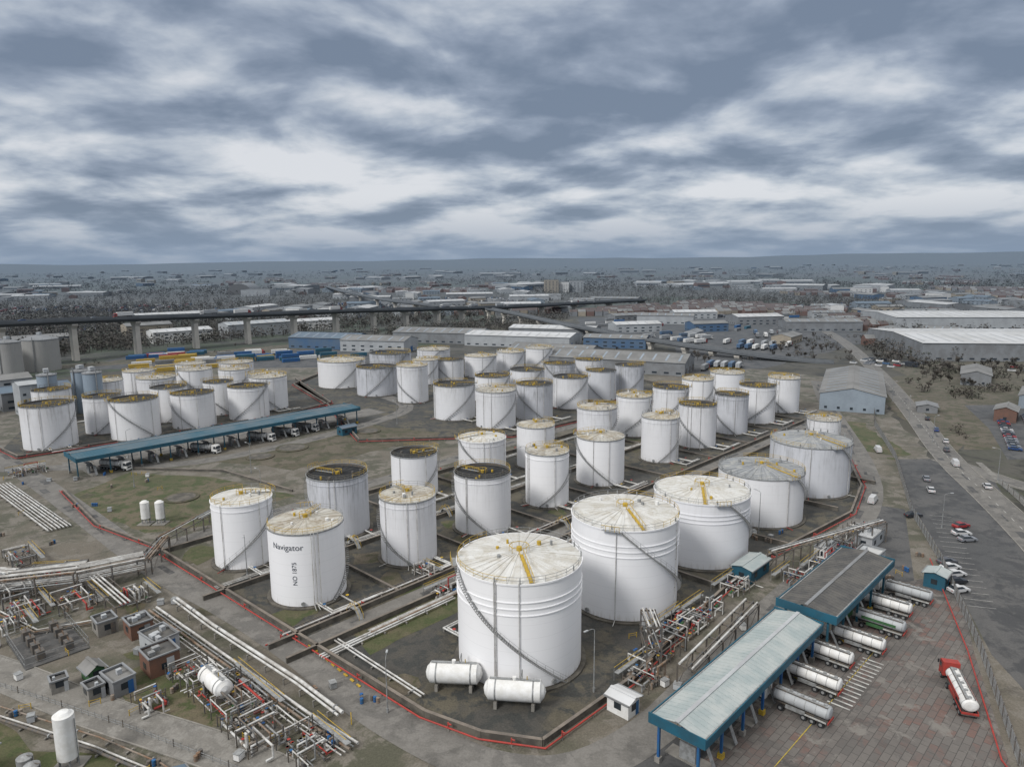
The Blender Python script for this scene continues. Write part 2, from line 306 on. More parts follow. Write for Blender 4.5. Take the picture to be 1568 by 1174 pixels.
def tank(x,y,R,h,roof,wall,big,idx):
    b=MB();far=math.hypot(x,y)>250;n=64 if not far else 44;W='wall%d'%wall
    b.cyl((0,0,0),(0,0,0.35),R+0.9,'bwall',n)
    b.cyl((0,0,0.35),(0,0,h),R,W,n,None,False)
    b.cyl((0,0,0.36),(0,0,0.5),R+0.12,'dsteel',n,None,False)
    def ring(z,hh,w,m):
        P=[[(rr*math.cos(i*2*math.pi/n),rr*math.sin(i*2*math.pi/n),zz) for i in range(n+1)] for rr,zz in ((R+.005,z),(R+w,z),(R+w,z+hh),(R+.005,z+hh))]
        for a,c in zip(P,P[1:]): strip(b,a,c,m)
    ring(h-0.28,0.28,0.16,'steel' if roof!='white' else W)
    if big and wall==0:
        for k in (0.22,0.3,0.38): ring(h*(1-k*0.75)-0.2,0.16,0.14,W)
    elif random.random()<0.5: ring(h-1.6,0.14,0.12,W)
    rk='roof_'+roof;dk=roof=='dark';rise=0.11*R if not dk else 0.03*R
    ztop=h if not dk else h-0.7
    rim=[((R-.02)*math.cos(i*2*math.pi/n),(R-.02)*math.sin(i*2*math.pi/n),ztop) for i in range(n)]
    b.add(rim+[(0,0,ztop+rise)],[(i,(i+1)%n,n) for i in range(n)],rk)
    if dk: b.cyl((0,0,ztop),(0,0,h),R-.03,'dsteel',n,None,False)
    nr=32 if big else 20
    if not dk or not far:
        for i in range(nr):
            a=i*2*math.pi/nr;b.beam((R*.12*math.cos(a),R*.12*math.sin(a),ztop+rise*.9),((R-.1)*math.cos(a),(R-.1)*math.sin(a),ztop+.03),.14 if big else .1,.12,rk)
    b.cyl((0,0,ztop+rise*.95),(0,0,ztop+rise+.6),.5,'yellow',10)
    cr=R*0.16
    for k in range(8):
        a=k*math.pi/4;a2=a+math.pi/4;p=(cr*math.cos(a),cr*math.sin(a));q=(cr*math.cos(a2),cr*math.sin(a2));zz=ztop+rise*.84
        b.beam((*p,zz),(*p,zz+1.1),.07,.07,'yellow')
        b.beam((*p,zz+1.1),(*q,zz+1.1),.09,.09,'yellow')
    for k in range(5):
        a=R_(0,6.28);rr=R_(.35,.85)*R;zz=ztop+rise*(1-rr/R);b.cyl((rr*math.cos(a),rr*math.sin(a),zz),(rr*math.cos(a),rr*math.sin(a),zz+R_(.4,.9)),R_(.2,.4),random.choice(['steel','white','yellow'] if not dk else ['dsteel','yellow']),8)
    dirc=random.choice((-1,1));face=math.atan2(-y,-x);a0=face+dirc*-1*R_(.1,.9)
    if idx in(0,1): dirc=-1;a0=math.radians(-48 if idx==0 else 10)
    if idx in(2,3,4): dirc=-1;a0=math.radians(20)
    if idx==7: dirc=1;a0=math.radians(-40)
    sweep=(h/math.tan(math.radians(41)))/R
    ns=int(h/.3) if not far else 24
    sw=.8
    S=[(a0+dirc*sweep*k/ns,.3+(h-.3)*k/ns) for k in range(ns+1)]
    def pt(a,z,rr): return (rr*math.cos(a),rr*math.sin(a),z)
    for rr in (R+.06,R+sw): strip(b,[pt(a,z-.2,rr) for a,z in S],[pt(a,z+.02,rr) for a,z in S],'stair')
    for (a,z),(a2,z2) in zip(S,S[1:]):
        b.add([pt(a,z,R+.08),pt(a,z,R+sw-.02),pt(a2,z,R+sw-.02),pt(a2,z,R+.08)],[(0,1,2,3)],'stair')
    for hh in (.55,1.05): strip(b,[pt(a,z+hh-.025,R+sw) for a,z in S],[pt(a,z+hh+.025,R+sw) for a,z in S],'steel')
    for a,z in S[::4]: b.beam(pt(a,z,R+sw),pt(a,z+1.05,R+sw),.05,.05,'steel')
    at=S[-1][0]
    for k in range(4):
        a=at+dirc*k*.1*8/R
        b.add([pt(a,h-.02,R+.17),pt(a,h-.02,R+1.1),pt(a+dirc*.8/R,h-.02,R+1.1),pt(a+dirc*.8/R,h-.02,R+.17)],[(0,1,2,3)],'steel')
        b.beam(pt(a,h,R+1.1),pt(a,h+1.1,R+1.1),.07,.07,'yellow');b.beam(pt(a,h+1.1,R+1.1),pt(a+dirc*.8/R,h+1.1,R+1.1),.07,.07,'yellow')
    wa=at+R_(-.2,.2)
    if big and roof=='white': wa=face+R_(-.1,.4)
    for sgn in (-1,1):
        o=Vector((-math.sin(wa),math.cos(wa)))*.4*sgn
        p=Vector((cr*math.cos(wa),cr*math.sin(wa)))+o;q=Vector(((R-.1)*math.cos(wa),(R-.1)*math.sin(wa)))+o
        for k in range(6):
            e=p.lerp(q,k/5);zz=ztop+rise*(1-e.length/R);b.beam((e.x,e.y,zz),(e.x,e.y,zz+1),.06,.06,'yellow')
        b.beam((p.x,p.y,ztop+rise*.84+1),(q.x,q.y,ztop+1),.08,.08,'yellow')
    p=(cr*math.cos(wa),cr*math.sin(wa),ztop+rise*.84+.1);q=((R-.1)*math.cos(wa),(R-.1)*math.sin(wa),ztop+.14);b.beam(p,q,.6,.06,'yellow' if big else 'steel')
    np=int(2*math.pi*R/2.1);y0=random.randint(0,np);frac=R_(.35,.9) if not big else .35;th=.055 if not far else .085;alt='rail' if dk else 'steel'
    for k in range(np):
        a=k*2*math.pi/np;a2=(k+1)*2*math.pi/np;m='yellow' if ((k-y0)%np)<frac*np else alt;rr=R-.08
        b.beam(pt(a,h,rr),pt(a,h+1.1,rr),th,th,m)
        for hh in (.55,1.1): b.beam(pt(a,h+hh,rr),pt(a2,h+hh,rr),th,th,m)
        if big and random.random()<.3: b.beam(pt(a,h+.1,rr),pt(a,h+.8,rr),.4,.2,'steel')
    for k in range(random.randint(2,3)):
        a=face+R_(-1.2,1.2)
        if idx==7: a=face+R_(.1,1.0)
        b.cyl(pt(a,.4,R+.22),pt(a,h+.2,R+.22),.08,'pipe',6)
        for z in range(2,int(h),3): b.beam(pt(a,z,R),pt(a,z,R+.22),.08,.08,'steel')
        b.tube([pt(a,.5,R+.22),pt(a,.5,R+2.5)],.09,'red' if k==0 else 'pipe',6)
    a=face+R_(-.9,.9);b.cyl(pt(a,1.1,R-.1),pt(a,1.1,R+.35),.4,'steel',12)
    return b.obj("storage_tank",(x,y,0))
TOBJ=[tank(*t,i) for i,t in enumerate(TANKS)]
def wrap_text(txt,size,R,a0,z0,vert,parent):
    c=bpy.data.curves.new("letters",'FONT');c.body=txt;c.size=size;c.align_x='CENTER'
    t=bpy.data.objects.new("tmp",c);scn.collection.objects.link(t);bpy.context.view_layer.update()
    me=bpy.data.meshes.new_from_object(t);bpy.data.objects.remove(t)
    for v in me.vertices:
        u,w=(v.co.x,v.co.y) if not vert else (-v.co.y,v.co.x)
        a=a0+u/R;v.co=((R+.06)*math.cos(a),(R+.06)*math.sin(a),z0+w)
    me.materials.clear();me.materials.append(M['text']);o=bpy.data.objects.new("lettering",me);scn.collection.objects.link(o);o.parent=parent
wrap_text("Navigator",1.75,7.8,math.radians(-104),12.6,False,TOBJ[7])
wrap_text("NO 1875",1.3,7.8,math.radians(-90),7.6,True,TOBJ[7])
for x,y,R,h,k in ((-310,434,7,23,'g'),(-330,446,7,23,'g'),(-314,470,10.8,21,'g'),(-196,327,4,20,'b'),(-205,333,4,20,'b'),(-214,322,4,20,'b')):
    b=MB();b.cyl((0,0,0),(0,0,h),R,'wall'+k,40,None,False);b.cyl((0,0,h-.5),(0,0,h),R+.2,'mgrey',40)
    b.cyl((0,0,h),(0,0,h+R*.25),R,'mgrey',40,R*.1)
    for i in range(12):
        a=i*math.pi/6;b.beam((R*math.cos(a),R*math.sin(a),h),(R*math.cos(a),R*math.sin(a),h+1.1),.1,.1,'steel')
    b.cyl((R+.4,0,0),(R+.4,0,h+2),.25,'steel',6);b.box((0,0,h+R*.25+.8),(3,2,1.6),'lgrey')
    b.obj("silo",(x,y,0),R_(-2,0))
# ------------------------------------------------------------------ ground sheets
S_=30000
b=MB();b.add([(-S_,-2000,0),(S_,-2000,0),(S_,S_,0),(-S_,S_,0)],[(0,1,2,3)],'ground');b.obj("ground")
sheet("site_ground",wobble([(-260,60),(60,40),(150,60),(120,190),(150,245),(200,400),(150,450),(60,500),(-120,520),(-260,430),(-300,330)],8,2),.01,'dirt')
sheet("bund_ground",[G(-6,-30),G(-8,2),(-24,108),(-14,99),(4,93),(22,110),(45,140),(60,158),(96,188),(110,213),(140,305),(130,340),(110,375),G(250,-65),G(90,-66),G(40,-58)],.02,'bund')
sheet("back_bund_ground",[(-60,270),(0,275),(60,330),(90,375),(40,480),(-60,500),(-120,440),(-125,400),(-90,340)],.02,'bund')
sheet("back_bund_ground",[(-195,262),(-180,250),(-105,318),(-90,345),(-130,420),(-200,420),(-225,330)],.02,'bund')
sheet("loading_yard_paving",[(15,60),(25,88),(56,122),(83,144),(92,147),(96,143),(82,116),(68,86),(62,60)],.03,'paving')
sheet("car_park",[(101,158),(110,187),(134,240),(150,240),(152,215),(130,170),(118,110),(100,60),(76,60),(85,116)],.03,'asphalt')
sheet("car_park",[(172,238),(190,240),(232,292),(240,330),(215,330),(196,284)],.04,'asphalt')
sheet("loading_bay_asphalt",[(10,84),(24,80),(86,142),(110,190),(100,196),(70,155),(30,112)],.024,'asphalt')
for i,p in enumerate([[(-136,207),(-130,232),(-98,226),(-66,206),(-81,184),(-97,177),(-117,190)],[(-109,246),(-83,278),(-63,302),(-30,285),(-30,268),(-46,262),(-75,233)],[(-64,119),(-49,107),(-40,98),(-52,96),(-70,112)],[(-95,106),(-78,98),(-50,86),(-60,80),(-110,96)],[(140,300),(150,296),(142,246),(136,244),(128,252)],[(155,240),(172,262),(215,330),(240,420),(205,400),(178,330)],[(-200,190),(-170,165),(-140,165),(-160,200)]]):
    sheet("grass",wobble(p,3,1.5),.022+.003*i,'grass' if i not in(1,5) else 'grass2')
sheet("grass",wobble([G(6,4),G(30,4),G(34,13),G(4,13)],3,.6),.045,'grass')
sheet("grass",wobble([G(-2,-56),G(20,-56),G(18,-51),G(-2,-51)],3,.6),.045,'grass2')
sheet("scrubland",wobble([(165,250),(215,262),(300,330),(460,380),(460,470),(275,470),(240,440),(205,330)],8,4),.016,'grass2')
sheet("scrubland",wobble([(-440,400),(-300,505),(-150,650),(-20,780),(30,860),(80,830),(-20,700),(-150,580),(-310,470),(-400,380)],8,5),.013,'grass2')
for k in range(60):
    if k<44: t=R_(0,230);p=R_(-62,45);cx,cy=G(t,p)
    else: cx,cy=random.choice([(R_(-110,-60),R_(98,140)),(R_(-160,-110),R_(170,215)),(R_(-60,60),R_(290,460))])
    r=R_(1.5,5.5);sheet("grass",wobble([(cx+r*R_(.6,1.4)*math.cos(a),cy+r*R_(.6,1.4)*math.sin(a)) for a in [i*math.pi/5 for i in range(10)]],1.5,.5),.046+.00025*k,random.choice(['grass','grass2']))
road("perimeter_road",[(-225,290),(-189,253),(-153,221),(-120,190),(-80,152),(-57,135),(-37,117),(-25,104),(-13,94),(-3,88),(8,87),(20,95),(30,107),(45,125),(74,157),(104,195),(121,235),(138,290),(155,345),(175,400)],7,.066,'road')
road("access_road",[(-130,130),(-91,114),(-67,102),(-44,93),(-30,86),(-10,70)],7,.07,'concrete_road',kerb=True)
road("access_road",[(-230,246),(-177,236),(-156,239),(-122,238),(-95,256),(-64,298),(-46,335),(-70,370)],7,.068,'road')
road("access_road",[(-156,239),(-110,282),(-64,330)],14,.062,'road')
road("bund_road",[G(-8,1.5),G(60,1.5),G(130,1.5),G(250,1.5)],5,.064,'road')
road("bund_road",[G(-8,-66),G(60,-70),G(120,-72),G(230,-72)],6,.064,'road')
road("public_road",[(60,20),(95,80),(122,145),(138,192),(152,240),(178,304),(225,430),(284,605),(330,800)],9,.066,'road',kerb=True,dash='line')
road("public_road",[(200,150),(158,200),(150,240)],8,.063,'road',kerb=True)
road("footpath",[(68,20),(104,84),(130,145),(146,192),(160,235)],2,.1,'concrete_road')
REP.obj("road_repair_patches")
for x,y,r in ((-84,262,6),(-92,250,5),(-60,288,5),(-100,205,5)):
    b=MB();b.cyl((0,0,0),(0,0,.35),r,'grass2',28);b.cyl((0,0,.35),(0,0,.4),r*.8,'bwall',28);b.obj("old_tank_base",(x,y,0))
# ------------------------------------------------------------------ bund walls, pipes
def clipline(pts,step=2.0,m=1.2):
    runs=[];cur=[]
    for a,c in zip(pts,pts[1:]):
        a=Vector(a);c=Vector(c);k=max(1,int((c-a).length/step))
        for j in range(k+1):
            p=a.lerp(c,j/k)
            if clear(p.x,p.y,m): cur.append((p.x,p.y))
            else:
                if len(cur)>1: runs.append(cur)
                cur=[]
    if len(cur)>1: runs.append(cur)
    return runs
def simp(r):
    out=[r[0]]
    for i in range(1,len(r)-1):
        a=Vector(out[-1]);p=Vector(r[i]);c=Vector(r[i+1])
        if (p-a).length>1e-3 and (c-p).length>1e-3 and (p-a).normalized().dot((c-p).normalized())<.9995: out.append(r[i])
    out.append(r[-1]);return out
def bundwall(pts,h=1.1,w=.45,red=0):
    for r in clipline(pts):
        r=simp(r);b=MB()
        for a,c in zip(r,r[1:]):
            b.beam((*a,h/2),(*c,h/2),w,h,'bwall');b.beam((*a,h+.04),(*c,h+.04),w+.12,.08,'coping')
        b.obj("bund_wall")
        if red:
            rr=offs(r,red);b=MB();b.tube([(x,y,.6) for x,y in rr],.14,'red',8)
            for a,c in zip(rr,rr[1:]):
                L=(Vector(c)-Vector(a)).length
                for k in range(int(L/6)):
                    p=Vector(a).lerp(Vector(c),(k+.5)/max(1,int(L/6)));b.beam((p.x,p.y,0),(p.x,p.y,.5),.2,.2,'conc')
                    if k%3==0: b.cyl((p.x,p.y,.6),(p.x,p.y,1.5),.12,'red',6);b.cyl((p.x,p.y,1.3),(p.x+.5,p.y-.3,1.3),.12,'red',6)
            b.obj("fire_main_pipe")
bundwall([(-85,163),(-39,122),(-24,108.5),(-14,100),(-5,95),(4,93),(19,108),(43,139),(57,155),(93,186),(107,209),(137,300)],red=-1.2)
bundwall([G(-8,4.5),G(250,4.5)]);bundwall([G(-8,-2),G(250,-2)],red=1.0)
bundwall([G(-8,-30),G(250,-31)]);bundwall([G(-8,-62),G(240,-62)],red=1.2);bundwall([(-85,163),G(-5,-62)])
for t in (70,102,136,168): bundwall([G(t,5),G(t,48)])
for t in (22,48,74,100,131,161,188,215,241): bundwall([G(t,-31),G(t,-2)],.8)
for t in (21,51,80,130,160,188,220): bundwall([G(t,-62),G(t,-31)],.8)
bundwall([(-60,270),(0,275),(60,330),(90,375),(40,480),(-60,500),(-120,440),(-125,400),(-90,340),(-60,270)],1.3,red=-1)
bundwall([(-195,262),(-180,250),(-105,318),(-90,345),(-130,420)],1.3,red=-1)
bundwall([(-140,212),(-112,182),(-86,165)],.8,red=-1);bundwall([(-136,236),(-98,232),(-68,210)],.7)
def pipes(name,pts,n,sp,r,z=.6,m='pipe',sup=6,fit=True):
    b=MB();r0=simp(list(pts))
    for i in range(n):
        o=(i-(n-1)/2)*sp;q=offs(r0,o);rr=r*random.choice((.6,.8,1,1.2));b.tube([(x,y,z+rr-r) for x,y in q],rr,m if random.random()<.72 else random.choice(['dsteel','rust','steel']),8)
        if fit:
            for a,c in zip(q,q[1:]):
                L=(Vector(c)-Vector(a)).length
                for k in range(int(L/9)):
                    if random.random()<.5:
                        p=Vector(a).lerp(Vector(c),R_(.05,.95));d=(Vector(c)-Vector(a)).normalized()*.12;b.cyl((p.x-d.x,p.y-d.y,z),(p.x+d.x,p.y+d.y,z),rr*1.6,'steel',8)
    w=n*sp+.4
    for a,c in zip(r0,r0[1:]):
        a=Vector(a);c=Vector(c);L=(c-a).length;k=int(L/sup);d=(c-a).normalized();nn=Vector((-d.y,d.x))*w/2
        for j in range(k+1):
            p=a.lerp(c,(j+.5)/(k+1));b.beam((p.x-nn.x,p.y-nn.y,z-r-.1),(p.x+nn.x,p.y+nn.y,z-r-.1),.25,.2,'conc' if z<1.5 else 'dsteel')
            for s in (-1,1): b.beam((p.x+s*nn.x*.9,p.y+s*nn.y*.9,0),(p.x+s*nn.x*.9,p.y+s*nn.y*.9,z-r-.15),.22,.22,'conc' if z<1.5 else 'dsteel')
    return b.obj(name)
def rack(pts,w,z,n,lv=2):
    b=MB()
    for a,c in zip(pts,pts[1:]):
        a=Vector(a);c=Vector(c);d=(c-a).normalized();nn=Vector((-d.y,d.x));k=max(1,int((c-a).length/5))
        for j in range(k+1):
            p=a.lerp(c,j/k)
            for s in (-1,1):
                q=p+nn*s*w/2;b.beam((q.x,q.y,0),(q.x,q.y,z*lv+.2),.25,.25,'dsteel')
            for l in range(1,lv+1):
                b.beam((*(p-nn*w/2),z*l),(*(p+nn*w/2),z*l),.2,.25,'dsteel')
            if j<k and j%2==0:
                p2=a.lerp(c,(j+1)/k)
                for s in (-1,1): b.beam((*(p+nn*s*w/2),.2),(*(p2+nn*s*w/2),z),.1,.1,'dsteel')
        for s in (-1,1):
            for l in range(1,lv+1): b.beam((*(a+nn*s*w/2),z*l),(*(c+nn*s*w/2),z*l),.15,.2,'dsteel')
        for l in range(1,lv+1):
            for i in range(n):
                if random.random()<.15: continue
                o=-w/2+w*(i+.5)/n;r=R_(.1,.22);b.tube([(*(a+nn*o),z*l+.15+r),(*(c+nn*o),z*l+.15+r)],r,random.choice(['pipe','pipe','rust','steel','dsteel']),8)
    return b.obj("pipe_rack")
def manifold(x,y,ang,L,W):
    b=MB();n=max(3,int(W/.95))
    for i in range(n):
        yy=-W/2+W*(i+.5)/n+R_(-.2,.2);r=R_(.09,.2);z=R_(.5,1.1);m=random.choice(['pipe','rust','steel','pipe','dsteel','pipe','red'])
        x0=-L/2+R_(0,L*.35);x1=L/2-R_(0,L*.35)
        xm=R_(-L*.15,L*.15);zz=z+random.choice((0,.9,1.5,2.2))
        b.tube([(x0,yy,.1),(x0,yy,z),(xm,yy,z),(xm,yy,zz),(x1,yy,zz),(x1,yy,z*.6),(x1,yy+random.choice((-1,1))*R_(.5,2),z*.6)],r,m,8)
        for k in range(3):
            vx=R_(x0,xm);b.cyl((vx-.22,yy,z),(vx+.22,yy,z),r*1.7,random.choice(['steel','dsteel','rust']),8)
            b.cyl((vx,yy,z),(vx,yy,z+.8),.05,'steel',5);b.cyl((vx,yy,z+.78),(vx,yy,z+.84),.26,random.choice(['red','blue','yellow','steel','dsteel']),10)
    for k in range(int(L/3)):
        xx=-L/2+1+3*k+R_(-.8,.8);r=R_(.08,.18);zz=R_(1.2,2.8);w0=-W/2*R_(.4,1);w1=W/2*R_(.4,1);b.tube([(xx,w0,.2),(xx,w0,zz),(xx,w1,zz),(xx,w1,.5)],r,random.choice(['pipe','pipe','steel']),8)
        for s in (-1,1): b.beam((xx+.3,s*W/2,0),(xx+.3,s*W/2,zz+.3),.14,.14,'dsteel')
        b.beam((xx+.3,-W/2,zz-.3),(xx+.3,W/2,zz-.3),.12,.12,'dsteel')
    for k in range(int(L*W/22)):
        px,py=R_(-L/2,L/2),R_(-W/2,W/2);b.box((px,py,.2),(1.6,.8,.4),'conc');b.cyl((px-.6,py,.65),(px+.2,py,.65),.28,random.choice(['blue','steel','green']),10);b.cyl((px+.2,py,.65),(px+.6,py,.65),.4,'dsteel',10)
    if random.random()<.75:
        for s in (0,1): b.beam((-L/2,W/2+.6+s*.8,2.4),(L/2,W/2+.6+s*.8,2.4),.07,.07,'yellow')
        b.beam((-L/2,W/2+1,1.5),(L/2,W/2+1,1.5),.9,.08,'steel')
        for k in range(int(L/2.5)): b.beam((-L/2+k*2.5,W/2+1.4,0),(-L/2+k*2.5,W/2+1.4,2.4),.07,.07,'steel')
    return b.obj("pipe_manifold",(x,y,.03),ang)
A2=math.atan2(E2.y,E2.x)
pipes("pipeline",[(-74,134),(-60,122),(-51,114),(-33,99),(-24,92)],5,.75,.2)
pipes("pipeline",[(-70,137),(-58,126),(-36,107.5),(-27,99)],2,.8,.25,1.4)
pipes("pipeline",[(-164,218),(-121,180)],7,.9,.24)
pipes("pipeline",[(-175,205),(-135,172)],3,.9,.2)
pipes("pipeline",[(-130,121),(-82,103),(-62,95.2),(-50,89.5),(-36,80)],1,.8,.16,.5,'red')
pipes("pipeline",[(-130,119),(-82,101),(-62,93),(-50,87.5),(-36,78)],2,.7,.18,.5)
pipes("pipeline",[(-112,138),(-92,126),(-80,131)],3,.7,.16,.5)
pipes("pipeline",[G(-3,8),G(28,8)],3,.7,.2);pipes("pipeline",[G(2,4),G(2,30)],2,.7,.2)
rack([(-128,146),(-109,141),(-95,145),(-84,152)],5,2.2,7,2)
rack([(-130,150),(-110,147),(-97,152)],3,3.2,4,1)
rack([(-84,152),(-86,165),(-83,178),(-80,190)],3,3.5,4,1)
rack([(-92,146),(-78,133)],4,2.4,5,1)
for a in [(-46,104,A2,16,8),(-38,96,A2,14,8),(-55,111,A2,10,6),(-30,92,A2,9,6),(-92,138,A2,14,7),(-100,135,A2,10,6),(-105,150,.1,10,6),(-80,140,A2,8,5),(26,117,ANG,12,6),(32,125,ANG,12,6),(38,131,ANG,10,5),(22,109,ANG,7,5),(-164,232,ANG,12,6),(-150,175,A2,10,5),(72,152,ANG,12,6),(80,162,ANG,10,5),(62,146,ANG,8,5),(-118,160,A2,12,5),(-14,142,ANG,9,3),(-20,150,A2,6,3),(48,142,ANG,9,5),(88,172,ANG,10,5),(-107,142,A2,9,6),(-116,135,A2,10,6),(-98,128,A2,8,5),(-58,103,A2,8,4)]: manifold(*a)
rack([(28,106),(46,128)],3,4.2,4,1);rack([(58,150),(92,168)],2.5,5,3,1)
rack([(24,112),(24,118)],2.5,4,4,2)
for t in TANKS:
    x,y,R=t[:3]
    if y>340: continue
    p=(t[0]-O.x)*E2.x+(t[1]-O.y)*E2.y
    d=Vector(E2) if p<0 else -Vector(E2)
    for s in (-1,1):
        o=Vector(E1)*s*R*.35;a=Vector((x,y))+d*(R*.95)+o;c=Vector((x,y))+d*(R+5.5)+o;e=c+Vector(E1)*R_(4,9)
        if not clear(c.x,c.y,.5) or not clear(e.x,e.y,.5): continue
        b=MB()
        for k in range(random.choice((1,2,2))):
            f=Vector(E1)*.6*k;g=d*.6*k
            b.tube([(*(a+f),.8),(*(c+f-g),.8),(*(e-g),.8)],.18,'pipe',8)
        m=a.lerp(c,.5);b.cyl((m.x,m.y,.8),(m.x,m.y,1.7),.08,'steel',6);b.cyl((m.x,m.y,1.65),(m.x,m.y,1.72),.35,random.choice(['red','yellow','blue']),10)
        b.beam((c.x,c.y,0),(c.x,c.y,.6),.3,.3,'conc');b.beam((e.x,e.y,0),(e.x,e.y,.6),.3,.3,'conc')
        b.obj("tank_pipework")
for t0,p0,t1 in ((-4,-33,110),(-4,-4.5,120),(90,-58,200),(120,-33,200),(8,7,120)):
    for r in clipline([G(t0,p0),G(t1,p0)],2,1.5):
        if len(r)>4: pipes("pipeline",r,3,.6,.16,.7,sup=5)
for t,p in ((10,-1),(40,-1),(75,-1),(30,-31),(60,-31),(100,-31),(50,4.5),(90,4.5)):
    x,y=G(t,p);b=MB()
    b.beam((-2.2,0,0),(-.8,0,1.7),1,.12,'steel');b.beam((-.8,0,1.7),(.8,0,1.7),1,.12,'steel');b.beam((.8,0,1.7),(2.2,0,0),1,.12,'steel')
    for s in (-.5,.5):
        b.beam((-2.2,s,1),(-.8,s,2.7),.06,.06,'yellow');b.beam((-.8,s,2.7),(.8,s,2.7),.06,.06,'yellow');b.beam((.8,s,2.7),(2.2,s,1),.06,.06,'yellow')
        for q,z in ((-2.2,0),(-.8,1.7),(.8,1.7),(2.2,0)): b.beam((q,s,z),(q,s,z+1),.06,.06,'yellow')
    b.obj("stepover_stairs",(x,y,.05),A2)
def bullet(x,y,L,r,ang,name="horizontal_gas_tank"):
    b=MB();z=r+1.0;b.vessel((-L/2+r*.5,0,z),(L/2-r*.5,0,z),r,'white',24)
    for s in (-.3,.3):
        b.box((s*L,0,.55),(.5,r*1.6,1.1),'conc');b.cyl((s*L-.12,0,z),(s*L+.12,0,z),r+.03,'steel',24,None,False)
    b.cyl((0,0,z+r-.1),(0,0,z+r+.5),.35,'white',12);b.cyl((L*.2,0,z+r-.1),(L*.2,0,z+r+.7),.08,'yellow',6)
    b.tube([(L*.1,0,z+r),(L*.1,0,z+r+.4),(L*.1,r+.4,z+r+.4),(L*.1,r+.4,.4)],.08,'steel')
    b.beam((-L*.4,0,z+r+.1),(L*.4,0,z+r+.1),.5,.06,'steel')
    return b.obj(name,(x,y,.05),ang)
bullet(-10,107.5,9.5,1.75,-.08);bullet(0,102.6,10,1.75,-.12);bullet(-49,106,8,1.5,A2)
for x,y,h,r in ((-63,89.5,8.5,1.35),(-100,184,6.5,1.15),(-96,184,6.5,1.15)):
    b=MB();b.vessel((0,0,1.6),(0,0,h-.4),r,'white',20)
    for k in range(4):
        a=k*math.pi/2+.7;b.beam((r*.8*math.cos(a),r*.8*math.sin(a),0),(r*.8*math.cos(a),r*.8*math.sin(a),1.6),.2,.2,'steel')
    b.tube([(r+.15,0,.3),(r+.15,0,h-1)],.07,'steel');b.box((0,0,.1),(r*3,r*3,.2),'conc')
    b.obj("vertical_gas_vessel",(x,y,.05))
for x,y in ((-66.5,86),(-64.5,84.5)):
    b=MB();b.cyl((0,0,0),(0,0,4.2),1,'steel',20);b.cyl((0,0,4.2),(0,0,4.6),1,'steel',20,.2);b.cyl((0,0,2),(0,0,2.15),1.04,'dsteel',20,None,False);b.tube([(1.1,0,0),(1.1,0,4.4),(.3,0,4.5)],.06,'dsteel');b.obj("small_dosing_tank",(x,y,.05))
# ------------------------------------------------------------------ canopies
def canopy(p0,p1,w,h,roofm_,fas,name,bays,post_m='teal'):
    p0=Vector(p0);p1=Vector(p1);L=(p1-p0).length;ang=math.atan2((p1-p0).y,(p1-p0).x);c=(p0+p1)/2;b=MB()
    hw=w/2;rz=.9
    for s in (-1,1):
        y0=s*hw
        b.add([(-L/2,y0,h),(L/2,y0,h),(L/2,0,h+rz),(-L/2,0,h+rz)],[(0,1,2,3) if s<0 else (3,2,1,0)],roofm_)
        b.add([(-L/2,y0,h-.1),(L/2,y0,h-.1),(L/2,0,h+rz-.1),(-L/2,0,h+rz-.1)],[(0,1,2,3)],'mgrey')
        b.box((0,s*(hw+.08),h-.45),(L+.3,.15,1.3),fas)
        k=int(L/1.0)
        for i in range(k):
            x=-L/2+(i+.5)*L/k;b.beam((x,s*(hw-.05),h+.03),(x,s*.15,h+rz+.0),.1,.06,roofm_)
        b.beam((-L/2,s*(hw-.2),h+.08),(L/2,s*(hw-.2),h+.08),.2,.12,'steel')
    b.beam((-L/2,0,h+rz+.03),(L/2,0,h+rz+.03),.6,.12,'lgrey' if roofm_=='teal2' else 'mgrey')
    for s in (-1,1): b.box((s*(L/2+.08),0,h-.3),(.15,w+.3,1.6),fas)
    for i in range(bays+1):
        x=-L/2+.6+(L-1.2)*i/bays
        for s in (-1,1):
            b.box((x,s*hw*.72,(h-.2)/2),(.35,.35,h-.2),post_m);b.box((x,s*hw*.72,.4),(.8,.8,.8),'yellow' if i%2 else 'conc')
        b.beam((x,-hw+.2,h-.6),(x,hw-.2,h-.6),.2,.5,'dsteel')
        if i<bays:
            xx=x+L/bays/2;b.box((xx,0,.1),(2.2,w*.8,.22),'conc');b.box((xx-.6,0,1.5),(.5,2.5,2.6),'steel')
            for k in range(4): b.tube([(xx-.3,-1+k*.6,3.8),(xx+.4,-1+k*.6,3.4),(xx+.6,-1+k*.6,1.2)],.07,random.choice(['steel','blue','dsteel','red']))
            b.box((xx-.3,0,3.2),(1.2,w*.55,.1),'steel')
            for s in (-1,1): b.beam((xx+.3,s*w*.27,3.2),(xx+.3,s*w*.27,4.3),.06,.06,'yellow')
            b.beam((xx+.3,-w*.27,4.3),(xx+.3,w*.27,4.3),.06,.06,'yellow')
            b.beam((xx+.3,-w*.27,3.2),(xx+.3,-w*.42,.3),.7,.1,'steel')
    return b.obj(name,(c.x,c.y,.03),ang)
canopy((22,87),(50.5,117),8.5,7,'teal2','teal',"loading_canopy",6,'blue')
canopy((52,117.5),(74.5,141),10.5,8.2,'droof','teal',"loading_canopy",4)
canopy((-147,228),(-71,307),13,7,'troof','teal',"loading_canopy",11)
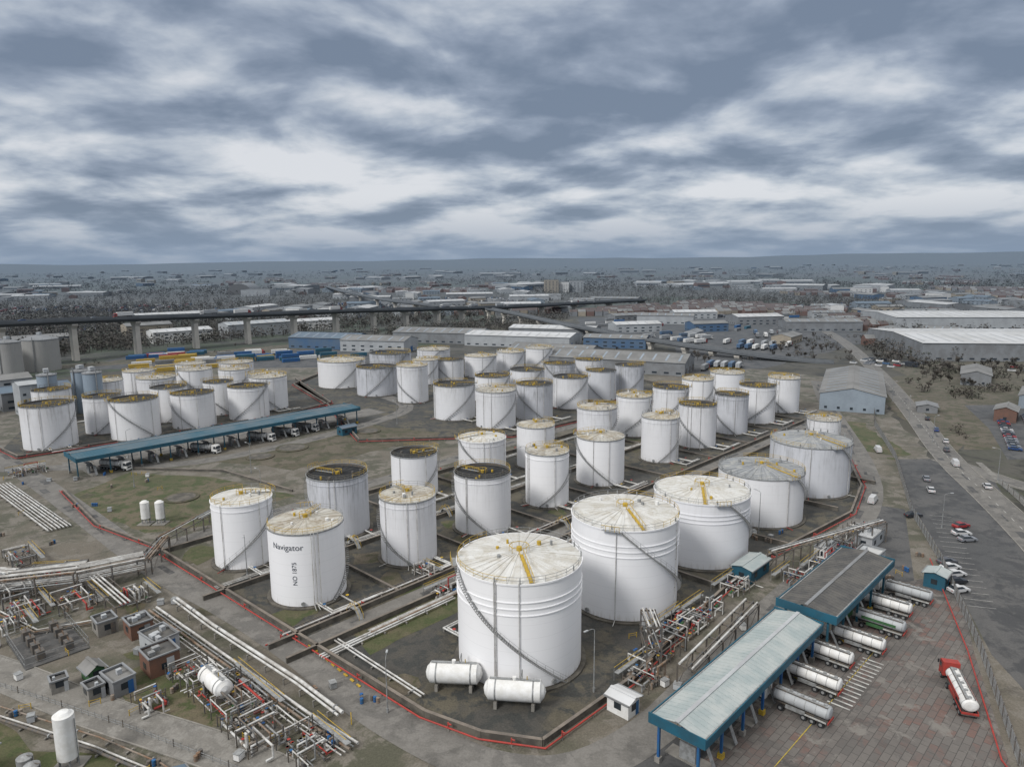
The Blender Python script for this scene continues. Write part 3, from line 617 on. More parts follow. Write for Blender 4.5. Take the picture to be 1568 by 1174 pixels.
# ------------------------------------------------------------------ vehicles
def wheels(b,xs,w,r=.5):
    for x in xs:
        for s in (-1,1):
            b.cyl((x,s*(w/2-.32),r),(x,s*(w/2),r),r,'tyre',14);b.cyl((x,s*(w/2),r),(x,s*(w/2+.02),r),r*.5,'steel',10)
def cab(b,x,w,col):
    P=[(x-2.2,.9),(x,.9),(x+.02,1.7),(x-.25,2.9),(x-.6,3.15),(x-2.2,3.3)];n=len(P)
    vs=[(px,-w/2,pz) for px,pz in P]+[(px,w/2,pz) for px,pz in P]
    b.add(vs,[tuple(range(n)),tuple(range(n,2*n))[::-1]]+[(i,n+i,n+(i+1)%n,(i+1)%n) for i in range(n)],col)
    b.add([(x+.04,-w/2+.15,1.75),(x+.04,w/2-.15,1.75),(x-.21,w/2-.2,2.85),(x-.21,-w/2+.2,2.85)],[(0,1,2,3)],'glass')
    for s in (-1,1):
        b.add([(x-.15,s*(w/2+.01),1.8),(x-.4,s*(w/2+.01),2.75),(x-1.3,s*(w/2+.01),2.75),(x-1.3,s*(w/2+.01),1.8)],[(0,1,2,3)],'glass')
        b.box((x+.05,s*(w/2+.15),2.3),(.12,.25,.6),'tyre');b.box((x+.03,s*w*.36,1.1),(.08,.4,.2),'line')
    b.box((x+.02,0,1.25),(.08,w*.6,.5),'tyre');b.box((x,0,.6),(.3,w,.4),col)
def tanker(body='white',cabc='white',stripe=None,L=12):
    b=MB();w=2.5;f=L/2
    cab(b,f,w,cabc);b.box((-.2,0,.95),(L-1.2,.9,.25),'dsteel')
    wheels(b,[f-1.3,-f+1.2,-f+2.5,-f+3.8,f-4.6],w)
    x0=-f+.2;x1=f-3.2;z=2.25
    for a,c,ra,rc in ((x0,x0+.25,.9,1.2),(x0+.25,x1-.25,1.2,1.2),(x1-.25,x1,1.2,.9)): b.cyl((a,0,z),(c,0,z),ra,body,22,rc,False,.85)
    for xx,s in ((x0,-1),(x1,1)): b.cyl((xx,0,z),(xx+s*.08,0,z),.9,body,22,.5,True,.85)
    for k in range(6):
        xx=x0+.3+(x1-x0-.6)*k/5;b.cyl((xx-.04,0,z),(xx+.04,0,z),1.225,'steel',22,None,False,.85)
    for k in range(5):
        xx=x0+.8+(x1-x0-1.6)*k/4;b.cyl((xx,0,z+.9),(xx,0,z+1.18),.28,'steel',10)
    b.box(((x0+x1)/2,.4,z+1.06),(x1-x0-.5,.4,.05),'steel')
    for s in (-1,1):
        b.beam((x0+.3,s*.65,z+1.0),(x1-.3,s*.65,z+1.0),.08,.16,'dsteel');b.box(((x0+x1)/2+.6,s*1.12,1.15),(3,.25,.55),stripe or 'steel')
        b.beam((x0+.2,s*1.2,1.1),(x1-3,s*1.2,1.1),.08,.25,'red' if stripe=='red' else 'line')
    b.box((x0-.05,0,1.05),(.15,2.4,.3),'red');b.box((x0+.02,0,.75),(.12,2.3,.15),'dsteel')
    if stripe:
        for s in (-1,1):b.box(((x0+x1)/2,s*1.19,z),((x1-x0)*.7,.06,.5),stripe)
    return b.mesh("tanker")
TK=[tanker(),tanker('white','blue'),tanker('lgrey','green','green'),tanker('white','red','red',13),tanker('lgrey','white')]
for i,(x,y) in enumerate([(42,102),(47,109),(53,116),(61,120),(67,127),(73,133),(79,139)]):
    c=Vector((x,y))+E2*(1.2+R_(-.8,.8))
    put("tanker_truck",TK[[4,0,1,0,2,0,4][i]],(c.x,c.y,.03),A2+math.pi)
put("tanker_truck",TK[3],(71.5,104,.03),math.atan2(14,4.5))
for x,y in [(-116,259),(-101,276),(-94,284),(-138,238),(-88,292)]: put("tanker_truck",TK[random.choice((0,4))],(x+1,y-2,.06),ANG-math.radians(62)+R_(-.03,.03))
def car(col,van=False):
    b=MB();w=1.8;L=4.4 if not van else 5.2;zt=1.45 if not van else 2.1
    P=[(-L/2,.35),(L/2,.35),(L/2,.7),(L/2-.15,.85),(L*.22,.98),(-L*.42,1.0),(-L/2,.85)] if not van else [(-L/2,.35),(L/2,.35),(L/2,.8),(L*.36,1.1),(-L/2,1.15)]
    n=len(P);vs=[(x,-w/2,z) for x,z in P]+[(x,w/2,z) for x,z in P]
    b.add(vs,[tuple(range(n)),tuple(range(n,2*n))[::-1]]+[(i,n+i,n+(i+1)%n,(i+1)%n) for i in range(n)],col)
    z0=1.0 if not van else 1.12;Q=[(L*.22,z0),(L*.05,zt),(-L*.28,zt),(-L*.42,z0)] if not van else [(L*.36,z0),(L*.22,zt),(-L/2+.02,zt),(-L/2,z0)]
    vs=[(x,-w/2*.95,z) if z==z0 else (x,-w/2*.78,z) for x,z in Q]+[(x,w/2*.95,z) if z==z0 else (x,w/2*.78,z) for x,z in Q]
    b.add(vs,[(0,1,2,3),(7,6,5,4),(0,4,5,1),(2,6,7,3)],'glass' if not van else col)
    b.box(((Q[1][0]+Q[2][0])/2,0,zt+.015),(Q[1][0]-Q[2][0],w*.78,.05),col)
    if van:
        b.add([(L*.362,-.7,z0+.05),(L*.362,.7,z0+.05),(L*.235,.6,zt-.08),(L*.235,-.6,zt-.08)],[(0,1,2,3)],'glass')
    for x in (L*.3,-L*.3):
        for s in (-1,1): b.cyl((x,s*(w/2-.2),.33),(x,s*(w/2+.02),.33),.33,'tyre',12)
    for s in (-.6,.6): b.box((L/2,s,.68),(.06,.35,.14),'line');b.box((-L/2,s,.75),(.06,.3,.15),'red')
    return b.mesh("car")
CARS=[car('car%d'%i) for i in range(6)];VAN=car('car0',True)
for x,y,c,a in [(109,184,1,.1),(117,176,3,.3),(114,171,0,0),(113,167,2,.1),(100,154,5,.2),(99,151,0,.2),(98,147.5,0,.2),(96,144,1,.2),(94,140,0,.2),(126,205,0,1.2),(131,216,2,1.2),(165,262,0,1.1),(172,280,4,1.1),(180,300,1,1.1),(120,135,1,1.1),(145,208,0,1.2),(158,250,5,1.1)]:
    put("parked_car",CARS[c],(x,y,.06),a)
for k in range(34):
    t=k%17;x=183+t*2.1+(k//17)*9;y=250+t*3.6-(k//17)*4
    if random.random()<.75: put("parked_car",CARS[random.randint(0,5)],(x,y,.07),-.5+R_(-.08,.08))
put("van",VAN,(104,196,.06),.9);put("van",VAN,(133,250,.06),1.3);put("van",VAN,(150,232,.06),1.2)
def lorry(cc,bc):
    b=MB();cab(b,7,2.5,cc);b.box((-1.2,0,2.6),(11.6,2.5,2.7),bc);b.box((0,0,1.05),(13,.9,.3),'dsteel');wheels(b,[5.7,3,-3.5,-4.8,-6],2.5)
    for k in range(12): b.box((-6.6+k,1.26,2.6),(.06,.03,2.6),'steel');b.box((-6.6+k,-1.26,2.6),(.06,.03,2.6),'steel')
    b.box((-7.02,0,2.6),(.04,.06,2.5),'dsteel');return b.mesh("lorry")
LR=[lorry('white','white'),lorry('red','white'),lorry('blue','dblue'),lorry('white','lgrey'),lorry('red','mgrey')]
def container(col):
    b=MB();b.box((0,0,1.3),(12,2.4,2.5),col)
    for s in (-1,1):
        for k in range(24): b.box((-5.7+k*.5,s*1.22,1.3),(.22,.06,2.2),col)
        b.beam((-6,s*1.2,.1),(6,s*1.2,.1),.12,.2,'dsteel')
    for s in (-.6,-.2,.2,.6): b.beam((6.03,s,.2),(6.03,s,2.4),.05,.05,'steel')
    return b.mesh("container")
CT=[container(c) for c in ('blue','red','yellow','white','mgrey','teal')]
# ------------------------------------------------------------------ buildings
def shed(L,W,H,rise,wall,roof,wins=True,sky=False,doors=1,flat=False):
    b=MB();x,y=L/2,W/2
    b.add([(-x,-y,0),(x,-y,0),(x,-y,H),(-x,-y,H)],[(0,1,2,3)],wall);b.add([(-x,y,0),(x,y,0),(x,y,H),(-x,y,H)],[(3,2,1,0)],wall)
    for s in (-1,1):
        vs=[(s*x,-y,0),(s*x,y,0),(s*x,y,H)]+([(s*x,0,H+rise)] if not flat else [])+[(s*x,-y,H)]
        b.add(vs,[tuple(range(len(vs))) if s>0 else tuple(range(len(vs)))[::-1]],wall)
    if flat:
        b.add([(-x,-y,H-.3),(x,-y,H-.3),(x,y,H-.3),(-x,y,H-.3)],[(0,1,2,3)],roof)
        for s in (-1,1): b.beam((-x-.1,s*y,H+.1),(x+.1,s*y,H+.1),.3,.25,'mgrey');b.beam((s*x,-y+.16,H+.1),(s*x,y-.16,H+.1),.3,.25,'mgrey')
        for k in range(random.randint(1,4)): b.box((R_(-x*.7,x*.7),R_(-y*.6,y*.6),H+.1),(R_(1,2)*min(1,L/8),R_(.8,1.6)*min(1,W/6),R_(.6,1.0)),random.choice(['steel','lgrey']))
    else:
        o=.4;zz=H-rise*o/y
        for s in (-1,1):
            b.add([(-x-o,s*(y+o),zz+.05),(x+o,s*(y+o),zz+.05),(x+o,0,H+rise+.05),(-x-o,0,H+rise+.05)],[(0,1,2,3) if s<0 else (3,2,1,0)],roof)
            b.beam((-x-o,s*(y+o+.05),zz),(x+o,s*(y+o+.05),zz),.2,.25,'mgrey')
            if sky:
                k=int(L/8)
                for i in range(k):
                    xx=-x+(i+.5)*L/k;f0,f1=.2,.85
                    b.add([(xx-.6,s*y*f1,H+rise*(1-f1)+.12),(xx+.6,s*y*f1,H+rise*(1-f1)+.12),(xx+.6,s*y*f0,H+rise*(1-f0)+.12),(xx-.6,s*y*f0,H+rise*(1-f0)+.12)],[(0,1,2,3) if s<0 else (3,2,1,0)],'pblue' if roof!='wroof' else 'lgrey')
        b.beam((-x-o,0,H+rise+.08),(x+o,0,H+rise+.08),.5,.12,roof)
    if wins:
        st=max(1,int(H/3.2))
        for s in (-1,1):
            k=max(1,int(L/(3.2 if L<30 else 7)))
            for i in range(k):
                for j in range(st if L<60 else 1):
                    b.box((-x+(i+.5)*L/k,s*(y+.02),1.6+j*3),(1.3 if L<30 else 3,.08,1.1),'glass')
            for j in range(max(1,int(W/5))): b.box((s*(x+.02),-y+(j+.5)*W/max(1,int(W/5)),1.6),(.08,1.2,1.1),'glass')
    for k in range(doors): b.box((x+.03,-y+W*(k+.5)/doors+.9,min(2,H*.4)),(.1,min(4,W*.25),min(4,H*.8)),random.choice(['mgrey','blue','lgrey','dsteel']))
    return b.mesh("shed")
for x,y,L,W,H,wl,rf,fl in [(-79,127,4,3.5,2.8,'conc','droof',1),(-72,126,4.5,4,3,'brick','droof',1),(-65,120,6,4.5,3.4,'lgrey','droof',1),(-62,114,5,5,3.6,'brick','droof',1),(-66,108,5,3.5,2.8,'mgrey','groof',1),(-72,111,3.5,2.5,2.4,'green','groof',0),(-76,108,2.5,2.5,2.2,'conc','droof',1),(-69,106,3,2.5,2.3,'conc','droof',1)]:
    put("site_hut",shed(L,W,H,.8,wl,rf,flat=bool(fl)),(x,y,.03),A2+R_(-.1,.1))
put("pump_house",shed(4,3,2.8,.4,'white','wroof'),(17,101,.03),A2)
put("control_hut",shed(9,4.5,3.2,.5,'teal','teal2'),(53,149,.03),ANG);put("gate_office",shed(12,5,3.2,.5,'lgrey','wroof',flat=True),(80,152,.03),ANG)
put("gate_office",shed(9,4,3,.5,'lgrey','wroof',flat=True),(88,166,.03),ANG);put("gate_office",shed(6,3,2.8,.5,'white','wroof',flat=True),(74,159,.03),ANG);put("control_hut",shed(4,4,3.2,.5,'teal','teal2'),(91,143,.03),ANG)
put("lean_to_shed",shed(10,7,4,.8,'steel','groof'),(-76,84,.03),.3);put("lean_to_shed",shed(12,5,3.5,.7,'blue','broof'),(-42,79,.03),A2)
put("control_hut",shed(7,4,3.2,.6,'teal','broof'),(-68,284,.03),ANG)
b=MB();b.box((0,0,.1),(14,10,.2),'patch')
for i in range(4):
    for j in range(2):
        x,y=-5+i*3.3,-2.2+j*4.5;b.box((x,y,1.1),(1.6,1.3,1.7),'dsteel')
        for k in range(3): b.box((x-.9,y-.5+k*.5,1.1),(.2,.12,1.3),'dsteel');b.cyl((x-.4+k*.4,y,1.95),(x-.4+k*.4,y,2.6),.07,'rust',6)
for k in range(13):
    for s in (-1,1): b.beam((-7+k*14/12,s*5,.1),(-7+k*14/12,s*5,2.3),.08,.08,'steel')
for s in (-1,1):
    for z in (1,2.2): b.beam((-7,s*5,z),(7,s*5,z),.05,.05,'steel');b.beam((s*7,-5,z),(s*7,5,z),.05,.05,'steel')
b.obj("electrical_substation",(-87,122,.02),A2)
FIX=[(172,352,78,27,8,3,'pblue','groof',math.radians(64)),(355,519,140,105,12,2.5,'mgrey','wroof',math.radians(-8)),(70,452,88,30,8,4,'mgrey','groof',math.radians(-25)),(30,492,60,34,8,4,'mgrey','groof',math.radians(-25)),(-150,585,60,30,9,3,'dblue','broof',-.3),(-105,560,55,26,9,3,'lgrey','groof',-.3),(-60,620,80,35,9,3,'mgrey','groof',-.3),(10,590,90,40,9,2,'lgrey','wroof',-.35),(85,570,50,22,8,2,'dblue','groof',-.35),(40,655,80,30,8,2,'mgrey','wroof',-.35),(-226,330,14,14,15,1,'lgrey','lgrey',.8),(-240,350,30,18,9,2,'mgrey','broof',.8),(-262,318,26,16,8,2,'mgrey','broof',.8),(-275,372,30,18,10,2,'lgrey','groof',.8),(214,300,14,8,5,1.5,'brick','groof',.9),(232,300,22,11,5,2,'dblue','broof',.9),(222,262,24,10,4.5,1.5,'dblue','wroof',.9),(250,330,30,14,6,2,'pblue','groof',.9),(262,304,32,15,6,2,'mgrey','broof',.9),(190,318,10,8,3,1,'mgrey','mgrey',1.1),(450,720,150,90,12,2,'lgrey','wroof',-.1),(300,690,70,30,9,2,'mgrey','groof',-.1),(262,395,34,14,6,2,'mgrey','groof',1)]
PL=[]
for x,y,L,W,H,r,wl,rf,a in FIX:
    put("warehouse" if L>24 else "office_building",shed(L,W,H,r,wl,rf,sky=L>40,doors=3 if L>40 else 1),(x,y,.03),a);PL.append((x,y,max(L,W)*.55))
PI=[(-431,379,32),(-403,413,32),(-375,447,31),(-347,481,31),(-319,515,30),(-291,549,28.7),(-261,584,27.3),(-229,614,26),(-199,648,24.6),(-170,686,23.3),(-139,715,22),(-110,740,20.5),(-82,775,19),(-56,805,17),(-29,837,15.5),(-6,863,14.5),(39,910,13),(85,960,12),(140,1020,10),(200,1090,8)]
def via(name,P,w,dd=2.2,pw=4.5,every=1,par='vpar'):
    b=MB();c2=[(p[0],p[1]) for p in P];A=offs(c2,w/2);B=offs(c2,-w/2);A2_=offs(c2,w*.3);B2_=offs(c2,-w*.3);n=len(P)
    zs=[p[2] for p in P]
    T=lambda S,d:[(x,y,z+d) for (x,y),z in zip(S,zs)]
    strip(b,T(A,0),T(B,0),'deck');strip(b,T(A,0),T(A,-.9),par);strip(b,T(B,0),T(B,-.9),par);strip(b,T(A,-.9),T(A2_,-dd),'deck');strip(b,T(B,-.9),T(B2_,-dd),'deck');strip(b,T(A2_,-dd),T(B2_,-dd),'deck')
    for S in (A,B):
        for i in range(n-1): b.beam((*S[i],zs[i]+.5),(*S[i+1],zs[i+1]+.5),.3,1.1,par)
    for i in range(0,n,every):
        x,y,z=P[i]
        if z<3: continue
        j=min(n-1,i+1);k=max(0,i-1);a=math.atan2(P[j][1]-P[k][1],P[j][0]-P[k][0])
        zt=z-dd
        b.box((x,y,(zt-1.6)/2),(3.4,pw,zt-1.6),'vconc',a)
        nx,ny=-math.sin(a),math.cos(a);ca,sa=math.cos(a),math.sin(a)
        vs=[]
        for hw,zz in ((pw/2,zt-3.6),(w*.36,zt-.9),(w*.36,zt-.005)):
            for dx,s in ((-1.9,-1),(1.9,-1),(1.9,1),(-1.9,1)): vs.append((x+dx*ca+s*hw*nx,y+dx*sa+s*hw*ny,zz))
        b.add(vs,[(3,2,1,0),(8,9,10,11)]+[(o+i_,o+(i_+1)%4,o+4+(i_+1)%4,o+4+i_) for o in (0,4) for i_ in range(4)],'vconc')
    return b.obj(name)
via("motorway_viaduct",PI,16,3.0,6)
RP=[(-26,812,15.2),(-8,779,14.2),(10,746,13),(28,702,12),(47,660,11),(68,618,10),(89,579,9),(109,552,7.5),(130,527,6),(146,511,5),(160,497,4),(186,481,2),(215,468,.3)]
via("slip_road_flyover",RP,9,1.8,3)
via("slip_road_flyover",[(-440,1700,12),(-330,1380,14),(-250,1180,15),(-196,1043,16),(-155,950,17),(-118,880,18),(-84,820,18)],10,2,3)
for k in range(16):
    i=random.randint(3,len(PI)-3);f=random.random();p=Vector(PI[i]).lerp(Vector(PI[i+1]),f);d=Vector(PI[i+1])-Vector(PI[i]);a=math.atan2(d.y,d.x);s=random.choice((-1,1))*R_(3,5)
    put("lorry" if k%2 else "car",LR[k%4] if k%2 else CARS[k%6],(p.x-math.sin(a)*s,p.y+math.cos(a)*s,p.z+.05),a+(math.pi if s>0 else 0))
def block(cx,cy,a,nx,ny,dx,dy,fn):
    for i in range(nx):
        for j in range(ny):
            x=(i-(nx-1)/2)*dx+R_(-.1,.1)*dx;y=(j-(ny-1)/2)*dy;fn(cx+x*math.cos(a)-y*math.sin(a),cy+x*math.sin(a)+y*math.cos(a),a+R_(-.04,.04))
def addct(cols,skip=.25):
    def f(x,y,a):
        if random.random()<skip or any((x-q[0])**2+(y-q[1])**2<(q[2]+4)**2 for q in PL): return
        c=random.choice(cols);put("shipping_container",CT[c],(x,y,.05),a)
        if random.random()<.4: put("shipping_container",CT[random.choice(cols)],(x,y,2.72),a)
    return f
block(-245,500,.5,3,5,13,4,addct([1,1,1,2]));block(-262,535,.5,4,4,14,4,addct([0,1,3,5]));block(-200,505,.5,4,5,14,5,addct([0,0,3,5,2]));block(-150,515,.5,3,6,14,5,addct([0,3,5,0]));block(-225,470,.5,4,4,14,6,addct([2,2,4,3]));block(-110,530,.5,2,4,14,5,addct([0,5,3]))
def addlr(x,y,a):
    if random.random()<.45 or any((x-q[0])**2+(y-q[1])**2<(q[2]+4)**2 for q in PL):return
    put("parked_lorry",random.choice(LR),(x,y,.05),a)
block(128,450,1.1,2,10,18,4.5,addlr);block(195,560,1.0,2,10,26,6,addlr);block(150,620,.6,2,9,30,8,addlr);block(240,640,1.3,2,8,30,7,addlr)
for (x,y,L,W,H,wl,rf,a) in [(120,690,46,24,8,'lgrey','wroof',.2),(190,690,36,20,8,'dblue','groof',.2),(170,780,60,30,9,'lgrey','groof',-.3),(260,760,50,34,9,'mgrey','wroof',.1),(230,590,30,16,6,'cream','groof',.9),(130,800,44,22,8,'mgrey','groof',.4),(215,840,50,26,8,'lgrey','wroof',0),(165,640,18,12,5,'lgrey','mgrey',1),(-300,640,50,24,10,'white','wroof',.7),(-350,680,40,24,12,'cream','groof',.7),(-250,690,60,28,12,'lgrey','lgrey',.7),(-400,600,40,22,9,'mgrey','groof',.7),(-210,750,50,24,9,'white','wroof',.6)]:
    put("warehouse",shed(L,W,H,2,wl,rf,sky=L>40,doors=2),(x,y,.03),a);PL.append((x,y,max(L,W)*.5))
block(200,740,.9,3,9,26,12,addct([0,3,5,0,1,4],.4));block(110,745,.4,2,8,24,10,addct([0,3,4,3],.4));block(-180,545,.5,5,3,18,6,addlr);block(290,820,.2,3,6,24,9,addct([0,3,4],.4))
sheet("lorry_park_ground",wobble([(100,425),(160,450),(330,620),(300,860),(80,860),(70,700),(130,560)],10,4),.012,'asphalt')
sheet("container_yard_ground",[(-300,470),(-90,470),(-70,540),(-170,575),(-290,560)],.0125,'asphalt')
for (x,y,L,W,H,wl,rf) in [(85,1520,30,20,27,'cream','cream'),(112,1530,22,18,22,'white','lgrey'),(140,1540,30,16,24,'lgrey','white'),(-530,1500,60,40,13,'lgrey','groof')]:
    put("silo_building",shed(L,W,H,1,wl,rf,flat=True),(x,y,0),0);PL.append((x,y,40))
b=MB()
A=[(28*math.cos(t),24*math.sin(t)) for t in [i*math.pi/14 for i in range(15)]]
strip(b,[(x,-30,z) for x,z in A],[(x,30,z) for x,z in A],'mgrey',True);b.add([(x,-30,z) for x,z in A],[tuple(range(15))],'dsteel');b.obj("arched_hangar",(-590,1580,0))
# ------------------------------------------------------------------ background town + woods
def inpoly(x,y,P):
    c=False;j=len(P)-1
    for i in range(len(P)):
        if (P[i][1]>y)!=(P[j][1]>y) and x<(P[j][0]-P[i][0])*(y-P[i][1])/(P[j][1]-P[i][1])+P[i][0]: c=not c
        j=i
    return c
SITE=[(-360,40),(150,40),(210,200),(250,420),(230,470),(330,640),(300,860),(80,880),(20,700),(-60,700),(-180,620),(-330,560)]
def near_line(x,y,P,d):
    p=Vector((x,y))
    for a,c in zip(P,P[1:]):
        a=Vector(a[:2]);c=Vector(c[:2]);t=max(0,min(1,(p-a).dot(c-a)/(c-a).length_squared))
        if (a.lerp(c,t)-p).length<d: return True
    return False
ROADE=[(60,20),(122,145),(178,304),(225,430),(284,605),(330,800)]
MESH_V=[]
for L,W,H,r,wl,rf,sky in [(60,30,8,2,'lgrey','wroof',1),(80,45,10,2,'mgrey','wroof',1),(40,22,7,2,'lgrey','groof',1),(50,26,8,2,'dblue','groof',0),(70,30,9,2,'mgrey','groof',1),(30,16,6,2,'cream','groof',0),(45,20,7,2,'pblue','broof',0),(110,60,12,2,'lgrey','wroof',1),(26,14,6,2,'brick','tile',0),(34,20,12,1,'white','lgrey',0)]:
    MESH_V.append((shed(L,W,H,r,wl,rf,sky=bool(sky),doors=3),L,W))
def tb(b,x,y,L,W,H,a,wl,rf,rise):
    ca,sa=math.cos(a),math.sin(a)
    f=lambda u,v,z:(x+u*ca-v*sa,y+u*sa+v*ca,z)
    l,w=L/2,W/2
    vs=[f(-l,-w,0),f(l,-w,0),f(l,w,0),f(-l,w,0),f(-l,-w,H),f(l,-w,H),f(l,w,H),f(-l,w,H),f(-l,0,H+rise),f(l,0,H+rise)]
    b.add(vs,[(0,1,5,4),(2,3,7,6),(1,2,6,9,5),(3,0,4,8,7)],wl)
    b.add([vs[4],vs[5],vs[9],vs[8],vs[6],vs[7]],[(0,1,2,3),(4,5,3,2)],rf)
    if L>15:
        for s in (-1,1):
            q=[f(-l*.9,s*(w+.05),H*.35),f(l*.9,s*(w+.05),H*.35),f(l*.9,s*(w+.05),H*.6),f(-l*.9,s*(w+.05),H*.6)];b.add(q,[(0,1,2,3)],'glass')
town=MB()
for i in range(4300):
    iy=R_(1/6000,1/560);Y=1/iy;X=R_(-.85,.85)*Y
    if inpoly(X,Y,SITE) or near_line(X,Y,PI,34) or near_line(X,Y,RP,16) or near_line(X,Y,ROADE,12): continue
    z=noise.noise(Vector((X/520,Y/800,1.7)));z2=noise.noise(Vector((X/430,Y/500,9.1)))
    if z2>.05: continue
    if Y>2000 and random.random()<.5: continue
    if z<-.12:
        if random.random()<.45: continue
        if any((X-q[0])**2+(Y-q[1])**2<(q[2]+9)**2 for q in PL[-60:]): continue
        a=noise.noise(Vector((X/300,Y/300,4)))*3
        for k in range(random.randint(3,9)):
            xx=X+math.cos(a)*k*10.5;yy=Y+math.sin(a)*k*10.5;tb(town,xx,yy,9.5,8,5.5,a,random.choice(['brick','cream','brick','mgrey']),random.choice(['tile','tile','groof']),2.8)
        PL.append((X,Y,14));continue
    k=random.choices(range(10),[9,5,9,3,8,5,5,3,5,2])[0];me,L,W=MESH_V[k];rad=max(L,W)*.55
    if any((X-q[0])**2+(Y-q[1])**2<((q[2]+rad)*.95)**2 for q in PL): continue
    PL.append((X,Y,rad));a=noise.noise(Vector((X/500,Y/500,4)))*2.5+random.choice((0,math.pi/2))
    if Y<1700: s=R_(.75,1.15);put("warehouse",me,(X,Y,0),a,(s,s*R_(.8,1.2),R_(.8,1.1)))
    else:
        m=[('lgrey','wroof'),('mgrey','wroof'),('lgrey','groof'),('dblue','groof'),('mgrey','groof'),('cream','groof'),('lgrey','broof'),('lgrey','wroof'),('brick','tile'),('white','lgrey')][k]
        s=R_(.8,1.6);tb(town,X,Y,L*s,W*s,R_(7,12),a,m[0],m[1],2)
town.obj("distant_town")
b=MB()
def lot(cx,cy,w,h,a,dens=.6):
    for i in range(int(w/3)):
        for j in range(int(h/8)):
            if random.random()>dens: continue
            u=(i-w/6)*3;v=(j-h/16)*8+R_(-.3,.3);x=cx+u*math.cos(a)-v*math.sin(a);y=cy+u*math.sin(a)+v*math.cos(a)
            if near_line(x,y,PI,14): continue
            if any((x-q[0])**2+(y-q[1])**2<q[2]**2 for q in PL): continue
            c=random.choice(['white','car2','car1','car0','car4','car3','dblue','car0','car5']);big=random.random()<.12
            Lc,hc=(8,3) if big else (4.4,.95)
            b.box((x,y,.25+hc/2),(1.8 if not big else 2.4,Lc,hc),c,a)
            if not big: b.box((x,y,.25+hc+.25),(1.6,2.4,.5),'glass',a,.8)
lot(-420,1000,260,150,.2);lot(-250,1120,160,100,.1);lot(-650,1100,260,160,.1);lot(-480,760,200,90,.4);lot(280,900,120,100,.2,.4);lot(420,1000,160,100,.1,.4);lot(520,800,100,60,.1,.4);lot(-60,1250,160,120,0);lot(330,430,50,60,.9,.35);lot(250,470,40,40,.7,.35)
b.obj("distant_parked_vehicles")
def clump(b,x,y,h,r,m,n):
    for k in range(n):
        th=R_(0,6.28);u=R_(-1,1);rr=r*(R_(.3,1)**.5);q=math.sqrt(max(0,1-u*u));cx=x+rr*q*math.cos(th);cy=y+rr*q*math.sin(th);cz=h*.6+u*h*.4
        s=R_(.12,.3)*r;d=Vector((R_(-1,1),R_(-1,1),R_(-.2,1))).normalized();e=d.orthogonal().normalized();f=d.cross(e)
        b.add([(cx+e.x*s,cy+e.y*s,cz+e.z*s),(cx-e.x*s*.6+f.x*s,cy-e.y*s*.6+f.y*s,cz+f.z*s),(cx-e.x*s*.5-f.x*s*.8,cy-e.y*s*.5-f.y*s*.8,cz-f.z*s*.8)],[(0,1,2)],m)
    b.beam((x,y,0),(x,y,h*.5),.35,.35,'bark')
wood=MB()
for i in range(26000):
    iy=R_(1/5000,1/470);Y=1/iy;X=R_(-.85,.85)*Y
    if inpoly(X,Y,SITE): continue
    z2=noise.noise(Vector((X/430,Y/500,9.1)))
    if not(z2>.02 or random.random()<.18): continue
    if Y<1000 and (near_line(X,Y,PI,32) or near_line(X,Y,RP,7) or near_line(X,Y,ROADE,7)): continue
    if Y<1500:
        if any((X-q[0])**2+(Y-q[1])**2<(q[2]*.85)**2 for q in PL): continue
    sc=1.1 if Y<1500 else 2.0
    clump(wood,X,Y,R_(5,11)*min(sc,1.2),R_(2.5,4.5)*sc,random.choice(['twig','twig','twig','scrub']),20 if Y<1200 else 11)
wood.obj("distant_woodland")
sb=MB()
def bushes(region,n,hm=3.5):
    xs=[p[0] for p in region];ys=[p[1] for p in region]
    for i in range(n):
        x,y=R_(min(xs),max(xs)),R_(min(ys),max(ys))
        if not inpoly(x,y,region) or near_line(x,y,ROADE,7) or noise.noise(Vector((x/28,y/28,2)))<-.05: continue
        if any((x-q[0])**2+(y-q[1])**2<q[2]**2 for q in PL[:len(FIX)+14]): continue
        h=R_(1.2,hm);clump(sb,x,y,h,h*.75,random.choice(['twig','twig','scrub']),26)
bushes([(195,330),(240,440),(262,468),(460,470),(460,390),(300,345),(262,345)],1600,4.5)
bushes([(-400,420),(-310,500),(-150,640),(0,770),(-10,700),(-150,590),(-300,480)],500,3)
bushes([(150,480),(262,470),(330,600),(290,640)],500,4);bushes([(165,256),(176,262),(205,330),(195,330)],120,2.5)
sb.obj("scrub_bushes")
def tree(seed,h):
    rs=random.Random(seed);b=MB()
    def br(p,d,L,r,dep):
        q=p+d*L;b.cyl(p,q,r,'bark',5 if dep<2 else 3,r*.65,False)
        if dep>=3:
            for k in range(8):
                c=p.lerp(q,rs.random())+Vector((rs.uniform(-1,1),rs.uniform(-1,1),rs.uniform(-.6,1)))*L*.5;e=Vector((rs.uniform(-1,1),rs.uniform(-1,1),rs.uniform(-.3,1))).normalized()*L*.6;f=e.orthogonal().normalized()*.1
                b.add([tuple(c),tuple(c+e),tuple(c+e*.5+f)],[(0,1,2)],'twig')
                b.add([tuple(c+f*2),tuple(c+e*.6-f*2),tuple(c-e*.3+f)],[(0,1,2)],'twig')
            return
        for k in range(4 if dep else 6):
            t=rs.uniform(.45,1);a=rs.uniform(0,6.28);sp=rs.uniform(.5,1);nd=(d+Vector((math.cos(a),math.sin(a),.15))*sp).normalized();br(p+d*L*t,nd,L*rs.uniform(.5,.75),r*.5,dep+1)
    br(Vector((0,0,0)),Vector((0,0,1)),h*.38,h*.025,0);return b.mesh("tree")
TR=[tree(s,h) for s,h in ((1,9),(2,11),(3,8),(4,10))]
